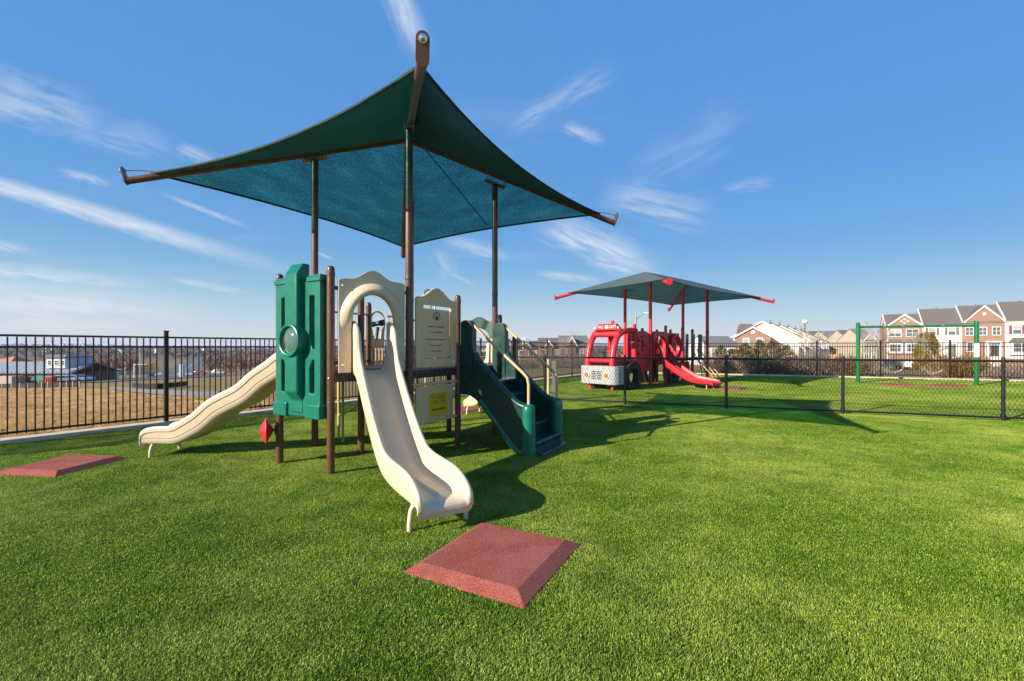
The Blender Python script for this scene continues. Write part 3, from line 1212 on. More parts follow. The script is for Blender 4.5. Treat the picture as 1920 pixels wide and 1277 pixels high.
def bubble_mat():
    q = Nodes('scratched_acrylic_bubble')
    p = q.pos()
    nz = q.noise(p, 30, 6, 0.8)
    c = q.ramp(nz, [(0.3, (0.18, 0.17, 0.165)), (0.7, (0.32, 0.31, 0.30))])
    q.l(c, q.b.inputs['Base Color'])
    q.l(q.ramp(nz, [(0.3, (0.04,) * 3), (0.7, (0.22,) * 3)]), q.b.inputs['Roughness'])
    q.b.inputs['Specular IOR Level'].default_value = 0.9
    q.b.inputs['Coat Weight'].default_value = 0.6
    tp = q.n('ShaderNodeBsdfTransparent')
    mx = q.n('ShaderNodeMixShader'); mx.inputs[0].default_value = 0.60
    q.l(q.b.outputs[0], mx.inputs[1]); q.l(tp.outputs[0], mx.inputs[2]); q.l(mx.outputs[0], q.o.inputs['Surface'])
    return q.m


M['bubble'] = bubble_mat()
MB().lathe([(0.154 * math.sin(a), 0.07 * math.cos(a)) for a in np.linspace(math.pi / 2, 0.02, 9)], wc + out * 0.012, out, n=32).build('bubble_window', 'bubble', gp, smooth=180)

# --- red spinning saucer on the left front post
sdir = V(-0.527, -0.847, 0).normalized()
sp = V(A_[0], A_[1], 0.44) + sdir * 0.15
spin = MB().lathe([(0.014, -0.11), (0.018, -0.075), (0.05, -0.062), (0.10, -0.036), (0.155, -0.008), (0.165, 0.004), (0.155, 0.014), (0.10, 0.042), (0.05, 0.066), (0.02, 0.072)], sp, sdir, n=28)
spn = spin.build('spinner', 'red', play, smooth=40)
MB().box(V(A_[0], A_[1], 0.44) + sdir * 0.045, (0.03, 0.05, 0.12), (sdir, V(-sdir.y, sdir.x, 0), ey)).build('bracket', 'black_metal', spn, bevel=0.004)


# --- tan arch panels
def arch_panel(a, b, off, zb, name='arch_panel', top=2.31, peak=2.43, opening=0.262, spring=1.80, atop=2.135, hood=True, mat='tan'):
    mid, ex, out, L = edge_frame(a, b)
    hw = L / 2 - 0.075
    outer = [(-hw, zb + 0.02), (-hw + 0.02, zb)]
    outer = [(-hw, zb), (hw, zb), (hw, top - 0.05)] + arc(hw - 0.03, top - 0.04, 0.03, 10, 90, 3)
    s = []
    for i in range(17):
        t = i / 16
        x = (hw - 0.07) * (1 - 2 * t)
        bump = 0.5 + 0.5 * math.cos(math.pi * min(1, abs(x) / (hw * 0.66)))
        s.append((x, top - 0.008 * 0 + (peak - top) * bump))
    outer += s + arc(-hw + 0.03, top - 0.04, 0.03, 90, 170, 3) + [(-hw, top - 0.05)]
    ar = [(opening * math.cos(math.radians(t)), spring + (atop - spring) * math.sin(math.radians(t))) for t in np.linspace(0, 180, 21)]
    # the opening runs down to the slide: build as outer outline with a notch
    outline = [(-hw, zb), (-opening, zb), (-opening, spring)] + ar[::-1][1:-1] + [(opening, spring), (opening, zb), (hw, zb)] + outer[2:]
    o = MB().prism(outline, mid + out * off, ex, V(0, 0, 1), 0.05).build(name, mat, play, bevel=0.014, seg=3)
    if hood:
        # moulded hood swelling out over the arch
        rings = []
        for t in np.linspace(-16, 196, 40):
            tr = math.radians(t)
            fade = min(1, max(0.03, (max(0.0, math.sin(math.radians((t + 16) / 212 * 180)))) ** 0.6))
            c = V(0, 0, 0)
            ring_ = []
            for (q_, d_) in ((-0.006, 0.0), (-0.008, 0.06), (0.004, 0.11), (0.030, 0.128), (0.066, 0.116), (0.102, 0.076), (0.130, 0.030), (0.142, 0.0)):
                rad_x = opening + q_
                rad_z = (atop - spring) + q_
                z = spring + rad_z * math.sin(tr) if t >= 0 and t <= 180 else spring + rad_z * math.sin(tr)
                x = rad_x * math.cos(tr)
                ring_.append(mid + out * (off + 0.012 + d_ * fade) + ex * x + V(0, 0, z))
            rings.append(ring_)
        MB().loft(rings, True, True).build('hood', mat, o, smooth=60)
    bl = MB()
    for sx in (-1, 1):
        for z in (zb + 0.09, top - 0.09):
            bl.lathe([(0.016, 0), (0.014, 0.008), (0.007, 0.012)], mid + out * (off + 0.025) + ex * (sx * (hw - 0.05)) + V(0, 0, z), out, n=10)
    bl.build('bolt', 'bolt', o, smooth=60)
    cl = MB()
    for sx in (-1, 1):
        for z in (zb + 0.12, top - 0.12):
            cl.box(mid + out * (off - 0.01) + ex * (sx * (hw + 0.02)) + V(0, 0, z), (0.05, 0.03, 0.045), (ex, out, V(0, 0, 1)))
    cl.build('clamp', 'black_metal', o, bevel=0.003)
    return o


arch_panel(B_, N_, 0.03, DZ + 0.0)
arch_panel(B2, A2, 0.02, DZ + 0.0, top=1.98, peak=2.08, spring=1.62, atop=1.86, hood=False)
arch_panel(C_, A_, 0.0, DZ + 0.0, top=2.16, peak=2.26, spring=1.70, atop=2.0)


# --- slides
def slide(name, origin, dirv, prof, half, mat, parent, wall=0.05, lanes=1, ridge_from=None, n=60, legs=None, leg_mat='tan', turn=None, lip=0.022, lines=None):
    """prof: rows (distance, bed height, wall height); U-shaped rotation-moulded trough"""
    P = spline(prof, n)
    P[:, 2] = np.maximum(P[:, 2], 0.012)
    dv = Vector(dirv).normalized()
    rings = []
    for i in range(n):
        s, z, h = P[i]
        j0, j1 = max(i - 1, 0), min(i + 1, n - 1)
        ts, tz = P[j1][0] - P[j0][0], P[j1][1] - P[j0][1]
        ln = math.hypot(ts, tz)
        ts, tz = ts / ln, tz / ln
        if i > n * 0.7 and tz < -0.30:
            ts, tz = 0.954, -0.30
        if turn:
            pos, dcur = turn(s)
        else:
            pos, dcur = Vector(origin) + dv * s, dv
        lat = V(dcur.y, -dcur.x, 0)
        up = (V(0, 0, 1) * ts - dcur * tz).normalized()
        c = pos + V(0, 0, z)
        e = wall
        sec = [(-half - e * 0.35, -0.055), (-half - e * 0.85, -0.03), (-half - e, 0.02), (-half - e * 1.0, h * 0.6), (-half - e * 1.0 - lip * 0.3, h - lip),
               (-half - e * 1.0 - lip * 0.2, h + lip * 0.3), (-half - e * 0.7, h + lip), (-half - e * 0.25, h + lip * 0.9), (-half + 0.004, h), (-half + 0.004, h * 0.55),
               (-half + 0.012, h * 0.28), (-half + 0.035, h * 0.1 + 0.004), (-half + 0.075, 0.0)]
        inner = []
        m_ = 9
        rf = 0.0
        if ridge_from is not None:
            rf = min(1, max(0, (s - ridge_from) / 0.25)) * 0.020 * min(1, max(0, (2.18 - s) / 0.10))
        for k in range(m_):
            x = (-half + 0.075) + (2 * half - 0.15) * (k + 1) / (m_ + 1)
            zz = 0.0
            if lanes == 1:
                zz = rf * max(0, 1 - abs(x) / (half * 0.22))
            inner.append((x, zz))
        if lanes > 1:
            inner = []
            wl = 2 * half / lanes
            for q in range(1, lanes):
                xc = -half + q * wl
                inner += [(xc - 0.055, 0.0), (xc - 0.035, h * 0.5), (xc - 0.02, h * 0.62), (xc + 0.02, h * 0.62), (xc + 0.035, h * 0.5), (xc + 0.055, 0.0)]
        mir = [(-x, y) for x, y in sec[::-1]]
        ring_ = [c + lat * x + up * y for x, y in sec + inner + mir]
        rings.append(ring_)
    mb = MB().loft(rings, True, False)
    nr = len(rings[0])
    # close both ends with a proper fill of the trough section
    for idx, rg_ in ((0, rings[0]), (n - 1, rings[-1])):
        c0 = rg_[0]
        e1 = (rg_[-1] - rg_[0]).normalized()
        nn_ = None
        for q_ in rg_:
            w_ = (q_ - c0) - e1 * (q_ - c0).dot(e1)
            if w_.length > 1e-3:
                nn_ = w_.normalized()
                break
        if nn_ is None:
            continue
        tri = tessellate_polygon([[V((q_ - c0).dot(e1), (q_ - c0).dot(nn_), 0) for q_ in rg_]])
        mb.add(rg_, [tuple(t_) for t_ in tri])
    o = mb.build(name, mat, parent, smooth=50)
    if lines:
        for side in (-1, 1):
            for fr_ in lines:
                pth = []
                for i in range(int(n * 0.10), int(n * 0.93)):
                    r_ = rings[i]
                    a_, b_ = (r_[2], r_[4]) if side < 0 else (r_[-3], r_[-5])
                    o_ = (a_ - (r_[-3] if side < 0 else r_[2])).normalized()
                    pth.append(a_.lerp(b_, fr_) + o_ * 0.0012)
                MB().tube(pth, 0.0028, 5).build('parting_line', 'tan_line', o, smooth=60)
    for lg in (legs or []):
        MB().tube(spline(lg, 10), 0.021, 10).build('leg', leg_mat, o, smooth=50)
    # moulded parting line along the outer walls
    return o, P


mid, ex, out, L = edge_frame(B_, N_)
so = mid + out * 0.02
out = V(0.880, -0.475, 0).normalized()
fp_ = [(-0.06, 1.205, 0.58), (0.00, 1.205, 0.58), (0.07, 1.20, 0.52), (0.13, 1.18, 0.34), (0.19, 1.145, 0.235), (0.28, 1.07, 0.20), (0.42, 0.93, 0.19), (0.62, 0.74, 0.18), (0.82, 0.555, 0.18), (1.02, 0.40, 0.18),
       (1.20, 0.305, 0.18), (1.42, 0.262, 0.185), (1.66, 0.252, 0.185), (1.88, 0.255, 0.172), (2.02, 0.257, 0.145), (2.12, 0.256, 0.10), (2.18, 0.245, 0.058), (2.212, 0.218, 0.03), (2.22, 0.185, 0.012)]
e_ = so + out * 2.10
lat = V(out.y, -out.x, 0)
lgs = []
for s in (-1, 1):
    f = e_ + lat * (s * 0.195)
    lgs.append([tuple(f + out * 0.0 + V(0, 0, 0.225)), tuple(f + lat * (s * 0.035) - out * 0.01 + V(0, 0, 0.18)), tuple(f + lat * (s * 0.055) + V(0, 0, 0.07)), tuple(f + lat * (s * 0.055) + out * 0.0 + V(0, 0, -0.03))])
slide('slide', so, out, [(a * 1.02, b, c_) for a, b, c_ in fp_], 0.195, 'tan', play, ridge_from=1.40, legs=lgs, n=90, wall=0.042)[0]['label'] = 'big straight tan slide facing the camera'

mid, ex, out, L = edge_frame(C_, A_)
so = mid + out * 0.02
wp_ = [(-0.06, 1.205, 0.25), (0.03, 1.20, 0.24), (0.10, 1.17, 0.22), (0.18, 1.115, 0.21), (0.38, 0.99, 0.20), (0.52, 0.865, 0.20), (0.66, 0.765, 0.20), (0.85, 0.67, 0.20), (1.00, 0.585, 0.20),
       (1.18, 0.43, 0.20), (1.32, 0.345, 0.195), (1.48, 0.265, 0.185), (1.60, 0.235, 0.18), (1.80, 0.24, 0.168), (1.93, 0.24, 0.14), (1.985, 0.228, 0.085), (2.005, 0.20, 0.03), (2.008, 0.175, 0.012)]
e_ = so + out * 1.87
lat = V(out.y, -out.x, 0)
lgs = []
for s in (-1, 1):
    f = e_ + lat * (s * 0.215)
    lgs.append([tuple(f + V(0, 0, 0.18)), tuple(f + lat * (s * 0.025) + V(0, 0, 0.145)), tuple(f + lat * (s * 0.045) + V(0, 0, 0.07)), tuple(f + lat * (s * 0.045) + V(0, 0, -0.03))])
slide('slide', so, out, wp_, 0.215, 'tan', play, legs=lgs, n=80, lines=(0.78, 0.12))[0]['label'] = 'wavy tan slide running towards the iron fence'

mid, ex, out, L = edge_frame(B2, A2)
pts_turn = spline([(mid.x, mid.y - 0.05), (mid.x, mid.y + 0.45), (mid.x - 0.18, mid.y + 0.82), (mid.x - 0.55, mid.y + 1.02), (mid.x - 0.95, mid.y + 1.05)], 60)


def turn_path(s):
    t = min(max((s + 0.05) / 1.65, 0), 1) * 58
    k = int(t)
    p = pts_turn[k] + (pts_turn[k + 1] - pts_turn[k]) * (t - k)
    d = pts_turn[min(k + 1, 59)] - pts_turn[k]
    return V(p[0], p[1], 0), V(d[0], d[1], 0).normalized()


tp_ = [(-0.05, 1.20, 0.35), (0.08, 1.19, 0.3), (0.2, 1.10, 0.22), (0.5, 0.82, 0.22), (0.85, 0.50, 0.22), (1.15, 0.30, 0.2), (1.4, 0.24, 0.18), (1.56, 0.23, 0.08), (1.6, 0.2, 0.012)]
lx, ly = mid.x - 0.85, mid.y + 1.05
lgs = [[(lx, ly + s * 0.2, 0.2), (lx, ly + s * 0.225, 0.15), (lx, ly + s * 0.25, 0.07), (lx, ly + s * 0.25, -0.03)] for s in (-1, 1)]
slide('slide', so, out, tp_, 0.215, 'tan', play, legs=lgs, turn=turn_path)[0]['label'] = 'curved tan slide at the back of the playset'

# --- sign panel with engraved sheet, between the near column and the brown post
mid, ex, out, L = edge_frame(N_, G_)
hw = L / 2 - 0.085
zb, top, peak = DZ + 0.03, 2.16, 2.31
s = []
for i in range(15):
    x = (hw - 0.04) * (1 - 2 * i / 14)
    s.append((x, top + (peak - top) * (0.5 + 0.5 * math.cos(math.pi * min(1, abs(x) / (hw * 0.82))))))
outline = [(-hw, zb), (hw, zb), (hw, top - 0.02)] + s + [(-hw, top - 0.02)]
sp_ = MB().prism(outline, mid + out * 0.03, ex, V(0, 0, 1), 0.03, [[(-0.30, 1.335), (0.30, 1.335), (0.30, 2.06), (-0.30, 2.06)]]).build('sign_panel', 'tan_panel', play, bevel=0.008)
MB().prism(rrect(-0.288, 1.345, 0.288, 2.015, 0.02), mid + out * 0.020, ex, V(0, 0, 1), 0.014).build('sign_sheet', 'tan_panel', sp_, bevel=0.003)
ink = MB()
r2 = random.Random(4)
for z, wd, hh in ((1.775, 0.36, 0.017), (1.70, 0.25, 0.017), (1.60, 0.46, 0.015), (1.52, 0.27, 0.013), (1.44, 0.21, 0.015)):
    x = -wd / 2
    while x < wd / 2:
        ww = r2.uniform(0.004, 0.010)
        h2 = hh * r2.uniform(0.55, 1.0)
        if r2.random() > 0.10:
            ink.box(mid + out * 0.0285 + ex * x + V(0, 0, z + (h2 - hh) / 2), (ww, 0.002, h2), (ex, out, V(0, 0, 1)))
        x += ww + 0.004
tag(ink.build('engraved_line', 'ink', sp_), kind='stuff')
lg = MB()
cz = 1.905
for k in range(28):
    a = math.radians(-20 + 220 * k / 27)
    lg.box(mid + out * 0.0285 + ex * (0.072 * math.cos(a)) + V(0, 0, cz + 0.072 * math.sin(a)), (0.008, 0.002, 0.010), (ex, out, V(0, 0, 1)))
for k in range(30):
    a = math.radians(180 * k / 29)
    lg.box(mid + out * 0.0285 + ex * (0.055 * math.cos(a)) + V(0, 0, cz + 0.055 * math.sin(a)), (0.006, 0.002, 0.003), (ex, out, V(0, 0, 1)))
for (x, h2) in ((-0.018, 0.05), (0.004, 0.066), (0.024, 0.046)):
    lg.prism([(x - 0.014, cz - 0.03), (x + 0.014, cz - 0.03), (x + 0.004, cz - 0.03 + h2), (x - 0.004, cz - 0.03 + h2)], mid + out * 0.0285, ex, V(0, 0, 1), 0.002)
lg.box(mid + out * 0.0285 + V(0, 0, cz - 0.036), (0.11, 0.002, 0.005), (ex, out, V(0, 0, 1)))
lg.build('emblem', 'ink', sp_)
st = MB().box(mid + out * 0.0465 + ex * (hw - 0.075) + V(0, 0, zb + 0.06), (0.045, 0.003, 0.045), (ex, out, V(0, 0, 1))).build('sticker', 'white', sp_)
bl = MB()
for sx in (-1, 1):
    for z in (zb + 0.05, 1.295, 2.095, top - 0.05):
        bl.lathe([(0.010, 0), (0.008, 0.006)], mid + out * 0.045 + ex * (sx * (0.24 if 1.2 < z - 0.0 and z in (1.295, 2.095) else hw - 0.035)) + V(0, 0, z), out, n=8)
bl.build('bolt', 'bolt', sp_)

# --- lower activity panel with a yellow printed sheet on two rails
lo = MB().prism([(-0.40, 0.50), (0.40, 0.50), (0.40, 0.965), (-0.40, 0.965)], mid + out * 0.0, ex, V(0, 0, 1), 0.025).build('activity_panel', 'tan_panel', play, bevel=0.006)
for z in (0.995, 0.475):
    MB().tube([mid - ex * (L / 2 - 0.045) + V(0, 0, z), mid + ex * (L / 2 - 0.045) + V(0, 0, z)], 0.021, 10).build('rail', 'tan_panel', lo, smooth=40)
ys = MB().prism(rrect(-0.135, 0.545, 0.25, 0.86, 0.02), mid + out * 0.016, ex, V(0, 0, 1), 0.006).build('printed_sheet', 'yellow', lo)
ink = MB()
for z in np.arange(0.70, 0.845, 0.012):
    if int(round(z * 1000)) % 60 < 48:
        ink.box(mid + out * 0.020 + ex * 0.06 + V(0, 0, z), (0.30, 0.002, 0.0022), (ex, out, V(0, 0, 1)))
for k in range(16):
    ink.box(mid + out * 0.020 + ex * (r2.uniform(-0.1, 0.2)) + V(0, 0, r2.uniform(0.71, 0.84)), (0.012, 0.002, 0.012), (ex, out, V(0, 0, 1)))
for k in range(15):
    ink.box(mid + out * 0.020 + ex * (-0.08 + k * 0.019) + V(0, 0, 0.63), (0.011, 0.002, 0.03), (ex, out, V(0, 0, 1)))
ink.build('music_print', 'ink', lo)

# --- stair with solid green sides
mid, ex, out, L = edge_frame(G_, R_)
sx0, run = 0.935, 1.30
stair = thing('stair', None, None)
stair.parent = play
for side, y in ((-1, 0.055), (1, 0.985)):
    outline = [(0.05, 0.80), (0.42, 0.62), (0.80, 0.10), (1.00, -0.0), (1.24, -0.0), (1.24, 0.66), (1.12, 0.655), (0.98, 0.70), (0.80, 0.85), (0.30, 1.335), (0.255, 1.40), (0.25, 1.80), (0.22, 1.86), (0.16, 1.885), (0.09, 1.875), (0.05, 1.82)]
    outline = [(0.05, 0.78), (0.33, 0.72), (1.00, 0.02), (1.24, 0.0), (1.24, 0.66)] + outline[6:]
    up_edge = [tuple(q_) for q_ in spline([(1.24, 0.665), (1.12, 0.665), (0.97, 0.72), (0.78, 0.87), (0.50, 1.135), (0.34, 1.295), (0.275, 1.42), (0.255, 1.62)], 26)]
    low_edge = [tuple(q_) for q_ in spline([(0.05, 0.80), (0.22, 0.775), (0.38, 0.67), (0.62, 0.42), (0.84, 0.17), (0.97, 0.045), (1.08, 0.0)], 20)]
    outline = low_edge + [(1.24, 0.0)] + up_edge + [(0.25, 1.80), (0.22, 1.86), (0.16, 1.885), (0.09, 1.875), (0.05, 1.82)]
    o = MB().prism(outline, V(sx0, y, 0), (1, 0, 0), (0, 0, 1), 0.085).build('side_panel', 'dkgreen', stair, bevel=0.03, seg=4)
    # rolled rim along the sloping edge, bright newel at the foot, upright at the head
    rim = [V(sx0 + x, y, z) for x, z in up_edge[2:-4]]
    MB().tube(rim, 0.050, 14).build('rim', 'dkgreen', stair, smooth=50)
    MB().lathe([(0.10, 0.0), (0.096, 0.08), (0.088, 0.60), (0.086, 0.67), (0.07, 0.70), (0.03, 0.71)], V(sx0 + 1.165, y, 0), n=26).build('newel', 'green', stair, smooth=50)
    hd = MB().prism([(0.03, 0.80), (0.26, 0.80)] + arc(0.16, 1.78, 0.10, 0, 90, 5, 0.11) + arc(0.13, 1.78, 0.10, 90, 180, 5, 0.11), V(sx0, y, 0), (1, 0, 0), (0, 0, 1), 0.115).build('head_upright', 'dkgreen', stair, bevel=0.02, seg=3)
    sk = MB().tube([V(sx0 + q_[0] + 0.012, y, q_[1] + 0.03) for q_ in low_edge[6:]], 0.056, 12).build('skirt', 'green', stair, smooth=60)
    pts = [(0.06, 1.85), (0.16, 1.855), (0.24, 1.82), (0.70, 1.44), (1.08, 1.135), (1.145, 1.07), (1.165, 0.98), (1.165, 0.66)]
    MB().tube([V(sx0 + x, y, z) for x, z in pts], 0.021, 12).build('handrail', 'tan_tube', stair, smooth=60)
for k in range(5):
    z = DZ * (k + 1) / 6
    x = sx0 + run - (k + 1) * (run - 0.06) / 6 - 0.02
    m = MB().prism([(0, 0), (0.245, 0), (0.265, -0.02), (0.262, -0.05), (0.23, -0.075), (0.21, -0.20), (0, -0.20)], V(x - 0.06, 0.52, z), (1, 0, 0), (0, 0, 1), 0.88)
    m.build('step', 'dkgreen', stair, bevel=0.012)
MB().prism([(1.02, 0.0), (1.36, 0.0), (1.36, 0.04), (1.20, 0.075), (1.02, 0.075)], V(sx0, 0.52, 0), (1, 0, 0), (0, 0, 1), 0.86).build('foot_plate', 'dkgreen', stair, bevel=0.012)


# --- pipe barriers
def barrier(a, b, ztop, zbot, nb, name='barrier', z2=None):
    a, b = V(*a, 0), V(*b, 0)
    d = (b - a).normalized()
    a, b = a + d * 0.05, b - d * 0.05
    z2 = ztop if z2 is None else z2
    o = MB().tube([a + V(0, 0, ztop), b + V(0, 0, z2)], 0.017, 8).build(name, 'tan_tube', play, smooth=50)
    MB().tube([a + V(0, 0, zbot), b + V(0, 0, zbot - (ztop - z2))], 0.017, 8).build('rail', 'tan_tube', o, smooth=50)
    for i in range(nb):
        t = (i + 0.5) / nb
        p = a.lerp(b, t)
        MB().tube([p + V(0, 0, zbot - (ztop - z2) * t), p + V(0, 0, ztop + (z2 - ztop) * t)], 0.011, 6).build('bar', 'tan_tube', o, smooth=50)
    return o


barrier(C_, E_, 2.04, DZ + 0.08, 8)
br = barrier((E_[0], E_[1] + 0.36), F_, 2.04, DZ + 0.06, 6)
barrier(E_, (E_[0], E_[1] + 0.40), 1.50, DZ + 0.06, 4)
barrier(F_, A2, 2.0, DZ + 0.06, 7)
barrier(B2, R_, 2.0, DZ + 0.06, 7)
barrier((0.5, 1.9), (0.56, 2.36), 1.74, 0.95, 4, z2=1.58)
# telescope panel
tx, ty = E_[0], E_[1] + 0.20
cut = [(-0.15, 1.50), (0.15, 1.50), (0.15, 1.74), (0.17, 1.86)] + arc(0, 1.95, 0.17, 0, 180, 14) + [(-0.17, 1.86), (-0.15, 1.74)]
hole = [(-0.095, 1.64), (0.06, 1.64), (0.075, 1.74), (0.14, 1.86)] + arc(0, 1.95, 0.14, 0, 180, 12) + [(-0.14, 1.86), (-0.11, 1.74)]
tpn = MB().prism(cut, V(tx, ty, 0), (0, 1, 0), (0, 0, 1), 0.02, [hole]).build('telescope_panel', 'tan_panel', play, bevel=0.004)
tel = MB().tube([(tx, ty - 0.03, 1.62), (tx, ty - 0.01, 1.74), (tx + 0.01, ty + 0.0, 1.84)], [0.03, 0.026, 0.03], 12)
tel.lathe([(0.045, -0.12), (0.05, -0.08), (0.04, -0.06), (0.042, 0.03), (0.055, 0.05), (0.058, 0.11), (0.045, 0.12)], (tx + 0.01, ty, 1.90), (0.75, 0.35, 0.12), n=16)
tel.build('telescope', 'dkgreen', tpn, smooth=45)
MB().lathe([(0.03, 0), (0.03, 0.06)], (tx, ty - 0.03, 1.58), n=12).build('telescope_base', 'tan', tpn, smooth=45)
# hoop rail standing beyond the sign panel
hp = [V(0.80 + 0.0, 0.55 + 0.16 * math.cos(math.radians(t)), 2.28 + 0.19 * math.sin(math.radians(t))) for t in np.linspace(0, 180, 15)]
hp = [V(0.80, 0.71, DZ)] + hp + [V(0.80, 0.39, DZ)]
MB().tube([V(-0.10 + p.x - 0.8, p.y + 0.02, p.z) for p in hp], 0.014, 8).build('hoop_rail', 'tan_panel', play, smooth=60)
MB().tube([V(-0.10, 0.62, DZ), V(-0.10, 0.62, 2.44)], 0.011, 8).build('hoop_bar', 'tan_tube', play, smooth=60)
# slim legs of the climber under the deck
for (x, y) in ((-1.70, 8.95), (-1.43, 9.14), (-2.80, 7.35), (-2.62, 7.05)):
    q = w2l(x, y)
    MB().tube([(q[0], q[1], -0.02), (q[0], q[1], 1.1)], 0.020, 8).build('support_leg', 'tan_tube', play, smooth=50)
q = w2l(-2.62, 7.05)
q2 = w2l(-2.80, 7.35)
MB().tube([(q[0] + 0.35, q[1], 0.62), (q[0], q[1], 0.45), (q2[0], q2[1], 0.40)], 0.018, 8).build('climber_rung', 'tan_tube', play, smooth=50)

# ------------------------------------------------------------------ large shade canopy
shade = thing('shade_canopy', 'large dark green fabric canopy on four tall brown columns', 'canopy', PO, PA)
APEX = V(*w2l(-1.63, 7.12), 4.74)
tipw = {'left': (-5.20, 6.15, 3.74), 'front': (-0.69, 3.50, 3.70), 'right': (1.80, 8.05, 3.69), 'far': (-2.46, 10.3, 3.56)}
TIPS = [V(*w2l(x, y), z) for x, y, z in (tipw['left'], tipw['front'], tipw['right'], tipw['far'])]


def canopy_frame(parent, apexes, tips, r, mat, plate=True):
    """rafters with end plates; apexes[i] is where rafter i starts"""
    for ap, tp in zip(apexes, tips):
        d = (tp - ap).normalized()
        o = MB().tube([ap, tp], r, 18).build('rafter', mat, parent, smooth=50)
        s = d.cross(V(0, 0, 1)).normalized()
        u = s.cross(d)
        if plate:
            pl = arc(0, 0.145, r * 1.12, 0, 180, 10) + arc(0, -0.0, r * 1.12, 180, 360, 10)
            MB().prism(pl, tp + d * 0.012, s, u, 0.022).build('end_plate', mat, o, bevel=0.004)
            MB().lathe([(0.034, 0), (0.034, 0.008), (0.022, 0.010), (0.020, 0.028), (0.010, 0.034)], tp + d * 0.024 + u * 0.14, d, n=14).build('bolt', 'bolt', o, smooth=40)
            MB().tube([tp + u * 0.14 - d * 0.0, tp + u * 0.11 - d * 0.20, tp + u * 0.075 - d * 0.33], 0.008, 6).build('turnbuckle', 'grey_metal', o, smooth=40)


def cloth(parent, panels, mat, hem_mat, bow, sag, name='fabric', hem_r=0.016):
    """panels: (inner a, inner b, outer a, outer b) with a..b across; edge bowed inwards"""
    m = MB()
    uvs = []
    hems = []
    for (ia, ib, oa, ob) in panels:
        nu, nv = 36, 26
        mid_in = (ia + ib) / 2
        e = ob - oa
        inward = (mid_in - (oa + ob) / 2)
        inward.z = 0
        inward.normalize()
        grid = []
        for j in range(nv + 1):
            tv = j / nv
            row = []
            for i in range(nu + 1):
                tu = i / nu
                outer = oa.lerp(ob, tu) + inward * (bow * e.length * 4 * tu * (1 - tu)) + V(0, 0, 0)
                inner = ia.lerp(ib, tu)
                p = inner.lerp(outer, tv)
                p = p - V(0, 0, sag * 4 * tu * (1 - tu) * math.sin(math.pi * tv) )
                row.append(p)
            grid.append(row)
        base = len(m.v)
        vs = [p for r_ in grid for p in r_]
        fs = []
        W_ = nu + 1
        for j in range(nv):
            for i in range(nu):
                fs.append((j * W_ + i, j * W_ + i + 1, (j + 1) * W_ + i + 1, (j + 1) * W_ + i))
        m.add(vs, fs)
        ed = e.normalized()
        dn = (-(inward) + V(0, 0, -0.25)).normalized()
        for p in vs:
            q = p - mid_in
            uvs.append((q.dot(ed), q.dot(dn), 0.0))
        hems.append([Vector(p) for p in grid[-1]])
    o = m.build(name, mat, parent, smooth=180)
    at = o.data.attributes.new('weave', 'FLOAT_VECTOR', 'POINT')
    at.data.foreach_set('vector', np.array(uvs, np.float32).ravel())
    for h_ in hems:
        MB().tube(h_, hem_r, 6).build('hem', hem_mat, o, smooth=60)
    return o


canopy_frame(shade, [APEX] * 4, TIPS, 0.047, 'brown')
ft = []
for tp in TIPS:
    ft.append(APEX.lerp(tp, 0.925) + V(0, 0, 0.055))
top_ = APEX + V(0, 0, 0.050)
cloth(shade, [(top_, top_.copy(), ft[0], ft[1]), (top_, top_.copy(), ft[1], ft[2]), (top_, top_.copy(), ft[2], ft[3]), (top_, top_.copy(), ft[3], ft[0])], 'cloth', 'hem', 0.056, 0.06)
for (p, tp) in zip((C_, N_, R_, F_), TIPS):
    # column under its rafter
    ap2, t2 = V(APEX.x, APEX.y, 0), V(tp.x, tp.y, 0)
    d = (t2 - ap2)
    k = (V(*p, 0) - ap2).dot(d) / d.length_squared
    rz_ = APEX.z + (tp.z - APEX.z) * k
    o = MB().lathe([(0.048, -0.05), (0.048, rz_ - 0.09)], (p[0], p[1], 0), n=22).build('column', 'brown', shade, smooth=40)
    MB().lathe([(0.052, 0), (0.052, 0.04)], (p[0], p[1], rz_ - 0.14), n=22).build('collar', 'brown', o, smooth=40)
    MB().lathe([(0.052, 0), (0.054, 0.02), (0.052, 0.04)], (p[0], p[1], 2.36), n=22).build('splice_ring', 'brown', o, smooth=40)
    dn = (tp - APEX).normalized()
    sn = dn.cross(V(0, 0, 1)).normalized()
    MB().box(V(p[0], p[1], rz_ - 0.07), (0.36, 0.11, 0.018), (dn, sn, sn.cross(dn))).build('saddle_plate', 'saddle', o, bevel=0.004)
    ub = MB()
    for q in (-0.15, 0.15):
        c = V(p[0], p[1], rz_ - 0.07) + dn * q
        u = sn.cross(dn)
        ub.tube([c + sn * 0.055 - u * 0.02, c + sn * 0.055 + u * 0.08, c + u * 0.13, c - sn * 0.055 + u * 0.08, c - sn * 0.055 - u * 0.02], 0.006, 6)
    ub.build('saddle_bolt', 'bolt', o, smooth=40)
MB().tube([APEX + V(0.1, 0.1, 0.02), (ft[2] + ft[3]) / 2 + V(0.15, -0.35, 0.05)], 0.009, 6).build('ridge_cable', 'dark', shade, smooth=60)
# ------------------------------------------------------------------ red fire-engine playset
RO = V(5.14, 16.9, 0)
RA = math.radians(43)
RU, RV = V(math.cos(RA), math.sin(RA), 0), V(-math.sin(RA), math.cos(RA), 0)


def r2l(x, y):
    d = V(x, y, 0) - RO
    return d.dot(RU), d.dot(RV)


